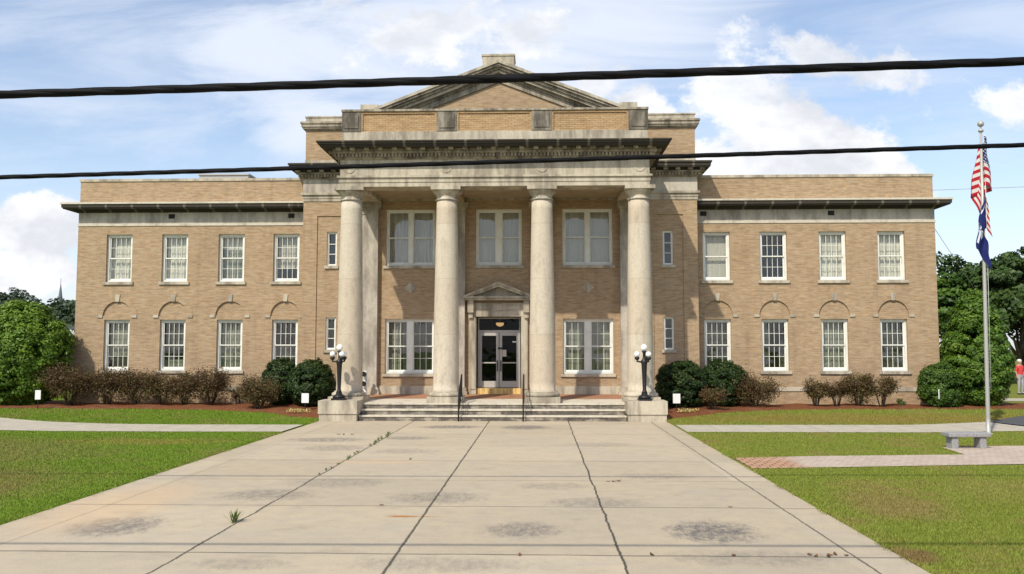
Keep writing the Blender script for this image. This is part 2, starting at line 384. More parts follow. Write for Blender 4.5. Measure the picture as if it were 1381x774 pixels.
L_OAK=leafmat('tree_leaf',(.020,.046,.008),(.046,.088,.013),(.095,.145,.026))
L_FAR=leafmat('far_tree_leaf',(.022,.040,.018),(.036,.062,.024),(.06,.09,.035))
L_WEED=leafmat('weed_leaf',(.06,.10,.02),(.10,.15,.03),(.22,.22,.06))
L_FLOW=leafmat('pansy_petals',(.12,.16,.03),(.62,.46,.14),(.72,.62,.36))
L_DEAD=leafmat('dead_leaf',(.10,.04,.02),(.18,.08,.035),(.27,.15,.06))
BARK=mat('bark',lambda t,p: setc(t,p,t.mix(t.ramp(t.noise(t.scale(t.pos(),(6,6,1)),2,4,.7),.35,.65),(.05,.04,.03),(.13,.105,.08))),rough=.95)

# ------------------------------------------------------------------ foliage
def leafmesh(name,P,N,size,mat_,parent=None,tint=None,asp=.5,seed=0):
    """one rhombic leaf-sized face per point"""
    g=np.random.default_rng(seed); n=len(P)
    N=N/np.maximum(np.linalg.norm(N,axis=1,keepdims=True),1e-6)
    r=g.normal(size=(n,3)); A=np.cross(N,r); A/=np.maximum(np.linalg.norm(A,axis=1,keepdims=True),1e-6); B=np.cross(N,A)
    s=(size*g.uniform(.65,1.35,n))[:,None]
    q=np.stack([P-A*s*.5,P+B*s*asp*.5-N*s*.08,P+A*s*.5,P-B*s*asp*.5-N*s*.08],1).reshape(-1,3)
    me=bpy.data.meshes.new(name); me.vertices.add(4*n); me.loops.add(4*n); me.polygons.add(n)
    me.vertices.foreach_set('co',q.astype(np.float32).ravel()); me.loops.foreach_set('vertex_index',np.arange(4*n,dtype=np.int32))
    me.polygons.foreach_set('loop_start',np.arange(0,4*n,4,dtype=np.int32)); me.polygons.foreach_set('loop_total',np.full(n,4,dtype=np.int32))
    me.update(calc_edges=True)
    if tint is None: tint=g.uniform(0,1,n)
    at=me.attributes.new('tint','FLOAT','POINT'); at.data.foreach_set('value',np.repeat(np.clip(tint,0,1),4).astype(np.float32))
    me.materials.append(mat_); o=bpy.data.objects.new(name,me); COL.objects.link(o)
    if parent: o.parent=parent
    return o
def sph(g,n):
    v=g.normal(size=(n,3)); return v/np.linalg.norm(v,axis=1,keepdims=True)
def crown(g,centre,rad,nclump,perclump,crad,flat=.8,shape=None,inner=.35,up=.25,lump=.14):
    """leaf points of an uneven crown: clumps over a lumpy ellipsoid plus some inside"""
    d=sph(g,nclump); d[:,2]=np.where(d[:,2]<-.35,-d[:,2]*.5,d[:,2])
    ph=g.uniform(0,6.28,6)
    l=1+lump*(np.sin(3.1*d[:,0]+ph[0])+np.sin(4.3*d[:,1]+ph[1])+np.sin(3.7*d[:,2]+ph[2]))/1.7
    rr=np.where(g.uniform(size=nclump)<inner,g.uniform(.35,.85,nclump),g.uniform(.88,1.04,nclump))*l
    C=d*rr[:,None]*np.array(rad)
    if shape is not None: C=shape(C)
    C=C+np.array(centre)
    ct=g.uniform(-.22,.22,nclump); cr=crad*g.uniform(.7,1.3,nclump)
    i=np.repeat(np.arange(nclump),perclump); n=len(i)
    e=sph(g,n); q=g.uniform(.35,1,n)**.5
    P=C[i]+e*(q*cr[i])[:,None]*np.array([1,1,flat])
    N=e*.6+d[i]*.6+g.normal(size=(n,3))*.45; N[:,2]+=up
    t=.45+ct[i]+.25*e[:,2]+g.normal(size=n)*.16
    return P,N,t
def plant(name,label,cat,loc,group,parts):
    t=thing(name,label,cat,loc,group)
    for p in parts: p(t)
    return t

# ------------------------------------------------------------------ ground
def structure(o): o['kind']='structure'; return o
def sheet(name,poly,z,m,thick=.0):
    mb=MB()
    if callable(z): vs=[(x,y,float(z(x,y))) for x,y in poly]
    else: vs=[(x,y,z) for x,y in poly]
    mb.add(vs,[tuple(range(len(poly)))]); o=mb.build(name,m); return structure(o)

def grid(name,xs,ys,zf,m,mask=None):
    X,Y=np.meshgrid(xs,ys,indexing='ij'); Z=zf(X,Y); nx,ny=len(xs),len(ys)
    v=np.stack([X,Y,Z],-1).reshape(-1,3)
    f=[(i*ny+j,(i+1)*ny+j,(i+1)*ny+j+1,i*ny+j+1) for i in range(nx-1) for j in range(ny-1)]
    mb=MB(); mb.add(v,f,True); return mb.build(name,m)
def lawnz(x,y):
    z=H(x,y); return np.where((np.abs(x)<6.13)&(y<-4.3),-.06,z)
xs=sorted(set([-900,-400,-200,-120,-80,-60,-45,45,60,80,120,200,400,900,-6.15,-6.12,6.12,6.15]+list(np.arange(-35,36,1.5))))
ys=sorted(set([-300,-120,-60,-45,20,40,70,110,160,260,450,900]+list(np.arange(-36,16,.7))))
lawn=grid('lawn',np.array(xs,float),np.array(ys,float),lawnz,LAWN); structure(lawn)
def fract(a): return a-np.floor(a)
drive=grid('driveway',np.linspace(-6.12,6.12,25),np.linspace(-33.5,-4.6,60),lambda x,y:0*x,CONC); structure(drive)
road=sheet('road',[(-200,-42),(200,-42),(200,-33.5),(-200,-33.5)],.036,ASPH)
ROADPOLY=[(-200,-42),(200,-42),(200,-33.3),(-200,-33.3)]
pathL=[(-6.14,-6.75),(-10.3,-6.85),(-12.66,-6.65),(-15.4,-5.87),(-17.7,-4.75),(-21,-2.2),(-24,1),(-30,7),(-34,7),(-27.5,-.6),(-22,-5.2),(-19,-7.4),(-15.5,-8.85),(-13.4,-9.2),(-9.3,-9.25),(-6.14,-9.15)]
pathR=[(6.14,-6.5),(14.0,-6.2),(16.84,-5.25),(19.0,-3.7),(22.5,-.6),(22.5,-6.6),(19.5,-7.6),(16.5,-8.2),(13.1,-8.8),(6.14,-8.85)]
def strip(name,up,lo,m,dz):
    n=30
    def res(p):
        p=np.array(p,float); s=np.r_[0,np.cumsum(np.linalg.norm(np.diff(p,axis=0),axis=1))]; q=np.linspace(0,s[-1],n)
        return np.stack([np.interp(q,s,p[:,0]),np.interp(q,s,p[:,1])],1)
    a,b=res(up),res(lo); mb=MB(); k=6; v=[]
    for i in range(n):
        for j in range(k):
            p=a[i]+(b[i]-a[i])*j/(k-1); v.append((p[0],p[1],float(H(p[0],p[1]))+dz))
    mb.add(v,[(i*k+j,(i+1)*k+j,(i+1)*k+j+1,i*k+j+1) for i in range(n-1) for j in range(k-1)])
    return structure(mb.build(name,m))
strip('path',pathL[:8],pathL[:7:-1],PATH,.012)
strip('path',pathR[:5],pathR[:4:-1],PATH,.012)
sheet('dark_side_patch',[(16.9,-5.25),(22.5,-.6),(40,6),(40,-4.5),(22.5,-6.2),(17.6,-7.7)],lambda x,y:H(x,y)+.03,ASPH)  # dark grey sheet from the right path's outer end onward
sheet('path',[(20.5,3.4),(45,5.2),(45,7.6),(20.5,5.4)],lambda x,y:H(x,y)+.012,PATH)
brickpath=[(6.14,-15.0),(8.15,-14.6),(9.94,-14.4),(11.76,-14.2),(11.9,-12.7),(13.6,-12.35),(16.5,-11.9),(17.5,-15.2),(14,-15.6),(12.2,-15.85),(9.2,-16.3),(6.14,-16.75)]
sheet('paver_path',brickpath,.045,PAVE)

def bed(name,xs,front,back):
    """raised mulch sheet, front edge front(x), back edge back(x)"""
    mb=MB(); n=14; v=[]; g=np.random.default_rng(3)
    for x in xs:
        a,b=front(x),back(x)
        for j in range(n):
            y=a+(b-a)*j/(n-1); ed=min(j/2,1)
            v.append((x,y,float(H(x,y))+.004+ed*(.045+.03*math.sin(3.1*x+2*y)*math.sin(2.3*y)+g.uniform(-.015,.015))))
    k=len(xs); mb.add(v,[(i*n+j,(i+1)*n+j,(i+1)*n+j+1,i*n+j+1) for i in range(k-1) for j in range(n-1)],True)
    return structure(mb.build(name,MULCH))
FL=lambda x: np.interp(x,[-26,-21,-17,-12.5,-10,-8.6,-7.2,-6.2],[-1.6,-1.9,-2.0,-2.2,-2.6,-3.2,-4.3,-4.6])+.08*np.sin(2.1*x)
FR=lambda x: np.interp(x,[6.2,7.2,8.4,10,12.5,17,20.5,23],[-4.6,-3.9,-3.0,-2.2,-1.7,-1.5,-1.4,-.6])+.07*np.sin(2.4*x)
BK=lambda x: .66 if 8.1<abs(x)<18.15 else (-.03 if abs(x)<=8.1 else 1.8)
bed('mulch_bed',list(np.arange(-26,-6.13,.25)),FL,BK)
bed('mulch_bed',list(np.arange(6.2,22.3,.25)),FR,BK)

def grass(name,label,X0,X1,Y0,Y1,n,seed,ok,hgt=.036):
    g=np.random.default_rng(seed); x=g.uniform(X0,X1,n); y=Y1-(Y1-Y0)*g.uniform(size=n)**.8
    keep=ok(x,y); x,y=x[keep],y[keep]; n=len(x)
    h=g.uniform(.5,1.2,n)*hgt; a=g.uniform(0,6.28,n); w=g.uniform(.004,.009,n)*(1+ (y+25)*.03).clip(1,2.2)
    l=g.normal(size=(n,2))*.35*h[:,None]; z=H(x,y)
    b0=np.stack([x-w*np.cos(a),y-w*np.sin(a),z-.004],1); b1=np.stack([x+w*np.cos(a),y+w*np.sin(a),z-.004],1)
    tp=np.stack([x+l[:,0],y+l[:,1],z+h],1)
    q=np.stack([b0,b1,tp],1).reshape(-1,3)
    me=bpy.data.meshes.new(name); me.vertices.add(3*n); me.loops.add(3*n); me.polygons.add(n)
    me.vertices.foreach_set('co',q.astype(np.float32).ravel()); me.loops.foreach_set('vertex_index',np.arange(3*n,dtype=np.int32))
    me.polygons.foreach_set('loop_start',np.arange(0,3*n,3,dtype=np.int32)); me.polygons.foreach_set('loop_total',np.full(n,3,dtype=np.int32))
    me.update(calc_edges=True); me.materials.append(BLADE); o=bpy.data.objects.new(name,me); COL.objects.link(o)
    tag(o,label,'grass',kind='stuff'); return o
okL=lambda x,y: ~pip(x,y,pathL)&(x<-6.14+.04*np.sin(y*3.1)+.03*np.sin(y*9)+.10*rng.uniform(size=x.shape)**2)
okR=lambda x,y: ~pip(x,y,pathR)&~pip(x,y,brickpath)&(x>6.14+.04*np.sin(y*2.7)+.03*np.sin(y*8)-.10*rng.uniform(size=x.shape)**2)
def edgeclean(poly_ok): return poly_ok
grass('grass','mown green and brown lawn in front of the left path',-22,-6.0,-24.5,-9.1,330000,1,okL)
grass('grass','strip of mown grass between left path and mulch bed',-22,-6.0,-7.2,-1.9,70000,2,lambda x,y: okL(x,y)&(y<FL(x)+.05),.045)
grass('grass','mown olive lawn on the near side of the brick path',6.0,17,-27,-16.0,320000,3,okR)
grass('grass','band of mown lawn around the stone bench and flagpole',6.0,20,-15.2,-8.0,90000,4,okR)
grass('grass','strip of yellowish grass between right path and mulch bed',6.0,24,-6.6,-1.3,70000,5,lambda x,y: okR(x,y)&(y<FR(x)+.05),.045)

# ------------------------------------------------------------------ the building
B=thing('courthouse_building','two-storey tan brick courthouse with a four-column stone portico, pediment and two long wings','building')
WX=8.17; EX=18.1; WY=.7
UZ0,UZ1,LZ0,LZ1=5.38,7.42,1.62,3.77
WC=(9.07,11.43,13.87,16.28); WW=.56
PORT_UP=(5.97,8.32); PORT_LO=(1.52,3.77)

# walls
def arch_poly(cx,z,r,n=18): return [(cx+r*math.cos(math.pi*k/n),z+r*math.sin(math.pi*k/n)) for k in range(n+1)]
c=MB()
for s in (-1,1):
    for (a,b) in (PORT_UP,PORT_LO): c.box(s*3.66-1.03,s*3.66+1.03,-.5,2,a,b)
    for (a,b) in ((5.98,7.40),(2.50,3.84)): c.box(s*6.96-.21,s*6.96+.21,-.5,2,a,b)
c.box(-.95,.95,-.5,2,*PORT_UP); c.box(-.92,.92,-.5,2,.5,3.86)
wall=MB().box(-WX,WX,0,WY,0,8.68).build('wall',BRICK,B)
pc=MB()
for s in (-1,1): pc.box(s*6.96-.62,s*6.96+.62,-.5,.045,1.3,8.07)
cut(wall,pc); cut(wall,c)
for s in (-1,1):
    w=MB().box(min(s*WX,s*EX),max(s*WX,s*EX),WY,WY+.45,0,7.80).build('wall',BRICK,B)
    c=MB(); pc=MB()
    for x in WC:
        c.box(s*x-WW,s*x+WW,0,2,UZ0,UZ1); c.box(s*x-WW+.01,s*x+WW-.01,0,2,LZ0,LZ1)
        pc.prism(arch_poly(s*x,3.93,.63),0,WY+.055)
    cut(w,pc); cut(w,c)
    # end, back walls, upper part and parapet
    xo,xi=s*EX,s*(EX-.45)
    MB().box(min(xo,xi),max(xo,xi),WY+.45,15,0,7.80).build('wall',BRICK,B)
    MB().box(min(s*WX,xo),max(s*WX,xo),15,15.45,0,7.80).build('wall',BRICK,B)
    a,b=min(s*(WX+.0),xo),max(s*(WX+.0),xo)
    ao,bo=(a-.03,b) if s<0 else (a,b+.03)
    MB().box(ao,bo,WY-.03,15.5,7.785,7.885).build('string_course',TREADM,B)
    fr=MB().box(a,b,WY+.003,15.44,7.885,8.36).build('frieze',STONEF,B)
    # cornice: bed mould, soffit, corona
    cr=MB()
    def ring(mb,d,z0,z1): mb.box(a-(d if s<0 else 0),b+(d if s>0 else 0),WY-d,15.4+d,z0,z1)
    ring(cr,.07,8.36,8.42); ring(cr,.16,8.42,8.47); ring(cr,.46,8.47,8.52); ring(cr,.50,8.52,8.66)
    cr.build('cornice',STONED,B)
    cp=MB(); ring(cp,.54,8.66,8.735); cp.build('cornice_cap',TREADM,B)
    MB().box(a+(.02 if s<0 else 0),b-(.02 if s>0 else 0),WY+.03,WY+.42,8.735,9.72).build('parapet',BRICK,B)
    MB().box(min(xo-s*.02,xi),max(xo-s*.02,xi),WY+.42,15,8.735,9.72).build('parapet',BRICK,B)
    MB().box(a-(.02 if s<0 else 0),b+(.02 if s>0 else 0),WY-.01,WY+.46,9.72,9.83).build('coping',STONE,B)
    MB().box(min(xo+s*.02,xi-s*.04),max(xo+s*.02,xi-s*.04),WY+.46,15.05,9.72,9.83).build('coping',STONE,B)
    MB().box(min(s*WX,xi),max(s*WX,xi),WY+.45,15,8.74,8.86).build('roof',ROOFM,B)
    # water table and corner of the brick base
    MB().box(ao,bo,WY-.035,WY,.80,.97).build('water_table',STONEG if s<0 else STONE,B)
    for x in ((12.4+.02) if s<0 else 13.85,(8.55 if s>0 else 8.75)) if s>0 else (14.05,8.85+.03):
        v=MB().box(s*x-.13,s*x+.13,WY-.02,WY+.0,8.10,8.29)
        for k in range(3): v.box(s*x-.12,s*x+.12,WY-.045,WY-.02,8.125+.05*k,8.145+.05*k)
        v.build('vent',DARK,B)
    # upper storey floor inside, inner back wall of rooms
    MB().box(min(s*(WX+.01),xi),max(s*(WX+.01),xi),WY+.45,15,4.45,4.75).build('interior_floor',DARK,B)
    MB().box(min(s*(WX+.01),xi),max(s*(WX+.01),xi),5.2,5.4,.2,8.7).build('interior_wall',DARK,B)
    # blind arches over the lower windows
    for x in WC:
        ar=MB(); n=18; ro,ri=.86,.63
        for k in range(n):
            t0,t1=math.pi*k/n,math.pi*(k+1)/n
            P=[(s*x+r*math.cos(t),3.93+r*math.sin(t)) for r,t in ((ri,t0),(ro,t0),(ro,t1),(ri,t1))]
            ar.prism(P,WY-.012,WY+.0)
        ro_=ar.build('blind_arch',BRICK,B)
        MB().prism([(s*x-.075,4.54),(s*x+.075,4.54),(s*x+.11,4.84),(s*x-.11,4.84)],WY-.045,WY-.012).build('keystone',STONE,ro_)
        for q in (-1,1): MB().box(s*x+q*.74-.11,s*x+q*.74+.11,WY-.04,WY-.012,3.86,3.965).build('impost',STONE,ro_)

# interior of the central block
MB().box(-WX,WX,WY,15,4.5,4.75).build('interior_floor',DARK,B)
MB().box(-WX,WX,6.0,6.2,.2,8.7).build('interior_wall',DARK,B)
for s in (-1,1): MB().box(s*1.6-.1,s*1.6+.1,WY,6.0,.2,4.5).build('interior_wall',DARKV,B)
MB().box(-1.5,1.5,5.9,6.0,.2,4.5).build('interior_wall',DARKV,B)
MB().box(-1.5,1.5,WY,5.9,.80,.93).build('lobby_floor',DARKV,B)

# windows ------------------------------------------------------------------
def curtain(parent,x0,x1,z0,z1,y,kind,seed,amp=.016,per=.15):
    n=max(8,int((x1-x0)/.012)); g=random.Random(seed); ph=g.uniform(0,6.28); v=[]
    for i in range(n+1):
        x=x0+(x1-x0)*i/n; d=amp*math.sin(2*math.pi*x/per+ph+.8*math.sin(x*5+ph))+amp*.4*math.sin(x*31+ph)
        for z in (z0,(z0+z1)/2,z1): v.append((x,y+d*(1 if z<z1 else .6),z))
    f=[(i*3+j,(i+1)*3+j,(i+1)*3+j+1,i*3+j+1) for i in range(n) for j in range(2)]
    return MB().add(v,f,True).build('curtain',CUR[kind],parent)
def sash(mb,x0,x1,z0,z1,y,cols,rows,rail=.045,mun=.017,bottom=None):
    bt=bottom or rail
    mb.box(x0,x0+rail,y,y+.04,z0,z1).box(x1-rail,x1,y,y+.04,z0,z1).box(x0+rail,x1-rail,y+.001,y+.039,z0,z0+bt).box(x0+rail,x1-rail,y+.001,y+.039,z1-rail,z1)
    for k in range(1,cols):
        x=x0+rail+(x1-x0-2*rail)*k/cols; mb.box(x-mun/2,x+mun/2,y+.006,y+.034,z0+bt,z1-rail)
    for k in range(1,rows):
        z=z0+bt+(z1-z0-bt-rail)*k/rows; mb.box(x0+rail,x1-rail,y+.008,y+.032,z-mun/2,z+mun/2)
def window(cx,z0,z1,w,Y,cols,rows,units=1,fw=.085,cur=None,seed=0,set_back=.11,mull=.16,sashes=2,sill=True,frame=WHITE,bands=None,glass=None,mun=.017):
    y=Y+set_back; fr=MB()
    fr.box(cx-w,cx-w+fw,y,y+.12,z0,z1).box(cx+w-fw,cx+w,y,y+.12,z0,z1)
    fr.box(cx-w+fw,cx+w-fw,y+.001,y+.119,z0,z0+fw).box(cx-w+fw,cx+w-fw,y+.001,y+.119,z1-fw,z1)
    us=[]
    if units==2:
        fr.box(cx-mull/2,cx+mull/2,y-.01,y+.118,z0+fw,z1-fw); us=[(cx-w+fw,cx-mull/2),(cx+mull/2,cx+w-fw)]
    else: us=[(cx-w+fw,cx+w-fw)]
    o=fr.build('window',frame,B)
    a,b=z0+fw,z1-fw; mid=(a+b)/2
    for (u0,u1) in us:
        if sashes==2:
            sa=MB(); sash(sa,u0,u1,mid-.02,b,y+.035,cols,rows,mun=mun); sa.build('sash',frame,o)
            sa=MB(); sash(sa,u0,u1,a,mid+.02,y+.078,cols,rows,bottom=.07,mun=mun); sa.build('sash',frame,o)
        else:
            sa=MB(); sash(sa,u0,u1,a,b,y+.04,cols,rows,rail=.03,mun=mun); sa.build('sash',frame,o)
        v=MB().add([(u0,y+.105,a),(u1,y+.105,a),(u1,y+.105,b),(u0,y+.105,b)],[(0,1,2,3)])
        MB().box(u0+.002,u1-.002,y+.122,y+.128,a,b).build('pane',glass or GLASS,o)
    if cur:
        for kk,(f0,f1,h0,h1,kind) in enumerate(cur):
            X0,X1=cx-w+.03,cx+w-.03; dx=X1-X0
            curtain(o,X0+dx*f0,X0+dx*f1,a-.03+(b-a+.06)*h0,a-.03+(b-a+.06)*h1,y+.26+.05*kk,kind,seed+kk*7,amp=.004 if kind in('blind',) else .014)
    if sill: MB().box(cx-w-.09,cx+w+.09,Y-.07,Y+set_back+.02,z0-.115,z0).build('sill',STONE,o)
    return o
FULL=lambda k:[(0,1,0,1,k)]
up={-4:FULL('white'),-3:FULL('white'),-2:[(0,1,0,.7,'green'),(0,1,.55,1,'white')],-1:[(0,1,.28,1,'grey')],1:FULL('blind'),2:None,3:FULL('white'),4:FULL('white')}
lo={-4:[(0,1,.28,1,'green'),(0,.8,0,.24,'dim')],-3:[(0,1,.40,1,'dim'),(0,1,0,.2,'green')],-2:FULL('green'),-1:[(0,1,0,.5,'dim')],1:FULL('dim'),2:[(.1,.35,0,1,'dim'),(.75,.95,0,.6,'dim')],3:FULL('green'),4:FULL('dim')}
for s in (-1,1):
    for i,x in enumerate(WC):
        k=s*(i+1)
        window(s*x,UZ0,UZ1,WW,WY,1 if k==1 else 4,1 if k==1 else 2,cur=up[k],seed=k*3+50)
        window(s*x,LZ0,LZ1,WW-.01,WY,4,2,cur=lo[k],seed=k*3+90)
    window(s*6.96,5.98,7.40,.21,.045,1,3,sashes=1,fw=.05,set_back=.06,seed=s+5,mun=.03)
    window(s*6.96,2.50,3.84,.21,.045,1,3,sashes=1,fw=.05,set_back=.06,seed=s+6,mun=.03)
    window(s*3.66,*PORT_UP,1.03,0,1,1,2,cur=[(0,1,0,1,'blind' if s>0 else 'grey')],seed=s+8,frame=WHITE)
window(-3.66,*PORT_LO,1.03,0,3,2,2,cur=[(0,.28,0,1,'green'),(.33,.46,0,1,'dim'),(.54,1,0,1,'dim')],seed=21,mull=.22)
window(3.66,*PORT_LO,1.03,0,3,2,2,cur=FULL('green'),seed=22,mull=.22)
window(0,*PORT_UP,.95,0,1,1,2,cur=FULL('blind'),seed=23,mull=.24)
for s in (-1,1):
    MB().prism([(s*3.66-.24,5.05),(s*3.66,4.81),(s*3.66+.24,5.05),(s*3.66,5.29)],-.03,0).build('stone_diamond',STONE,B)

# central entablature and attic ------------------------------------------------
def tiers(lst,m,name,x,y1):
    mb=MB()
    for d,z0,z1 in lst: mb.box(-x-d,x+d,-d,y1+d,z0,z1)
    return mb.build(name,m,B)
tiers([(.03,8.68,8.80),(.05,8.80,8.94),(.11,8.94,9.03)],STONE,'architrave',WX,14)
tiers([(.02,9.03,9.62)],STONEF,'frieze',WX,14)
ent=tiers([(.07,9.62,9.68),(.09,9.68,9.80),(.24,9.80,9.86)],STONEG,'entablature',WX,14)
for q in (-1,1):
    MB().comb(min(q*5.92,q*(WX+.19)),max(q*5.92,q*(WX+.19)),9.69,9.80,9.785,-.19,-.092).build('dentil_band',STONEG,ent)
    MB().comb(-.08,3.0,9.69,9.80,9.785,min(q*(WX+.092),q*(WX+.19)),max(q*(WX+.092),q*(WX+.19)),axis='y').build('dentil_band',STONEG,ent)
    for k in range(5):
        xx=q*(6.35+k*.5); MB().box(xx-.09,xx+.09,-.38,-.225,9.87,9.955).build('modillion',STONEG,ent)
    for k in range(4): MB().box(min(q*(WX+.225),q*(WX+.38)),max(q*(WX+.225),q*(WX+.38)),.1+k*.5,.28+k*.5,9.87,9.955).build('modillion',STONEG,ent)
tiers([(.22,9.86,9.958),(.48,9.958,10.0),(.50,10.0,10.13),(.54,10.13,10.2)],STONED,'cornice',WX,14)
# attic block with its own cornice
tiers([(-.02,10.2,10.43)],STONE,'attic_base',WX,12)
tiers([(-.04,10.43,11.70)],BRICK,'attic',WX,12)
tiers([(.02,11.70,11.76),(.08,11.76,11.83),(.12,11.83,11.96),(.16,11.96,12.04)],STONEG,'attic_cornice',WX,12)
tiers([(-.03,12.04,12.25),(.0,12.25,12.31)],STONE,'coping',WX,12)

# pediment rising behind the portico parapet
AP=14.44; SL=.387; PW=5.55
def chev(mb,t0,t1,y0,y1,w=PW):
    """inverted V band between t0 and t1 below the ridge line"""
    za,zb=AP-t0,AP-t1
    for s in (-1,1):
        mb.prism([(0,za),(s*w,za-SL*w),(s*w,zb-SL*w),(0,zb)],y0,y1)
ped=MB().prism([(-PW,12.3),(0,AP-.3),(PW,12.3)][:0]+[(-5.3,10.3),(5.3,10.3),(5.3,AP-.5-SL*5.3),(0,AP-.5),(-5.3,AP-.5-SL*5.3)],-.10,11.5).build('pediment',BRICK,B)
mb=MB(); chev(mb,0,.12,-.66,11.9); mb.build('raking_coping',STONE,ped)
mb=MB(); chev(mb,.12,.22,-.60,-.1); chev(mb,.22,.33,-.50,-.1); mb.build('raking_cornice',STONEG,ped)
mb=MB(); chev(mb,.33,.45,-.40,-.1); mb.build('raking_fillet',STONE,ped)
mb=MB(); chev(mb,.45,.56,-.22,-.1); mb.build('raking_cornice',STONEG,ped)
mb=MB(); chev(mb,.56,.80,-.17,-.1); mb.build('raking_frieze',STONEG,ped)
MB().box(-.66,.66,-.55,.5,AP-.28,14.62).box(-.69,.69,-.58,.53,14.62,14.70).build('ridge_block',STONE,ped)
for s in (-1,1): MB().box(min(s*4.98,s*5.7),max(s*4.98,s*5.7),-.58,1.0,11.9,12.62).build('corner_block',STONE,ped)
# roof box behind the left parapet
MB().box(-14.45,-12.1,4.5,7,8.86,10.75).box(-14.5,-12.05,4.45,7.05,10.75,10.82).build('rooftop_unit',METAL,B)

# portico ------------------------------------------------------------------
CY=-3.4; CXS=(-5.38,-1.78,1.78,5.38)
z0=.58
def colprof():
    p=[]
    zb,zt=1.00,8.06
    for k in range(22):
        u=k/21; r=.475-.09*(u**1.7); p.append((r,zb+(zt-zb)*u))
    return p
for x in CXS:
    c=MB().lathe([(.53,.98),(.53,1.0)]+colprof(),x,CY,40).build('column',STONEC,B)
    MB().box(x-.64,x+.64,CY-.64,CY+.64,.57,.80).lathe([(.60,.80),(.635,.83),(.64,.87),(.625,.92),(.58,.94),(.55,.945),(.55,.98)],x,CY,40).build('base',STONE,c)
    MB().lathe([(.385,8.06),(.43,8.07),(.43,8.11),(.39,8.12),(.39,8.24),(.42,8.26),(.47,8.33),(.53,8.40),(.53,8.42)],x,CY,40).box(x-.55,x+.55,CY-.55,CY+.55,8.42,8.55).build('capital',STONE,c)
    # pilaster on the wall behind
    p=MB().box(x-.40,x+.40,-.25,0,1.0,8.09).build('pilaster',STONEF,B)
    MB().box(x-.52,x+.52,-.37,0,.62,.82).box(x-.48,x+.48,-.33,0,.82,.94).box(x-.44,x+.44,-.29,0,.94,1.0).build('base',STONE,p)
    MB().box(x-.43,x+.43,-.28,0,8.09,8.15).box(x-.40,x+.40,-.25,0,8.15,8.27).box(x-.46,x+.46,-.31,0,8.27,8.36).box(x-.53,x+.53,-.38,0,8.36,8.55).build('capital',STONE,p)
def ushape(mb,d,za,zb,solid=False,wid=.9):
    X=5.75+d; Yf=-3.85-d
    if solid: mb.box(-X,X,Yf,-.0,za,zb)
    else:
        mb.box(-X,X,Yf,-3.85+wid,za,zb)
        for s in (-1,1): mb.box(min(s*X,s*(5.75-wid)),max(s*X,s*(5.75-wid)),-3.85+wid,-.005,za,zb)
pe=MB(); ushape(pe,0,8.55,8.71); ushape(pe,.025,8.71,8.88); ushape(pe,.085,8.88,8.96)
pent=pe.build('portico_architrave',STONE,B)
MB().box(-4.85,4.85,-2.95,-.005,8.76,8.90).build('portico_ceiling',CEILM,B)
bb=MB()
for x in (-1.78,1.78): bb.box(x-.38,x+.38,-2.95,-.03,8.555,8.76)
bb.build('ceiling_beam',CEILM,B)
pf=MB(); ushape(pf,-.01,8.96,9.57,True); pfo=pf.build('portico_frieze',STONE,B)
for x in CXS:
    a=[(.20,-3.848),(.20,-3.862),(.17,-3.868),(.165,-3.848)]
    m=MB(); n=24
    for k in range(n):
        t0,t1=2*math.pi*k/n,2*math.pi*(k+1)/n
        xx=x if abs(x)>2 else x
        xx=max(-5.4,min(5.4,xx))
        m.prism([(xx+r*math.cos(t),9.26+r*math.sin(t)) for r,t in ((.16,t0),(.2,t0),(.2,t1),(.16,t1))],-3.862,-3.838)
    m.build('roundel',STONE,pfo)
pe=MB(); ushape(pe,.05,9.57,9.63,True); ushape(pe,.08,9.63,9.77,True); ushape(pe,.24,9.77,9.83,True); ushape(pe,.22,9.83,9.93,True)
pc_=pe.build('portico_entablature',STONEG,B)
MB().comb(-5.93,5.93,9.645,9.77,9.755,-4.03,-3.932).build('dentil_band',STONEG,pc_)
for q in (-1,1): MB().comb(-3.93,-.1,9.645,9.77,9.755,min(q*5.832,q*5.93),max(q*5.832,q*5.93),axis='y').build('dentil_band',STONEG,pc_)
for k in range(23):
    xx=-5.72+k*.52; MB().box(xx-.085,xx+.085,-4.30,-4.072,9.85,9.93).build('modillion',STONEG,pc_)
for q in (-1,1):
    for k in range(8): MB().box(min(q*5.972,q*6.2),max(q*5.972,q*6.2),-3.7+k*.5-.085,-3.7+k*.5+.085,9.85,9.93).build('modillion',STONEG,pc_)
pe=MB(); ushape(pe,.60,9.93,9.96,True); ushape(pe,.62,9.96,10.02,True); ushape(pe,.68,10.02,10.08,True); ushape(pe,.72,10.08,10.13,True); pe.build('portico_cornice',STONED,B)
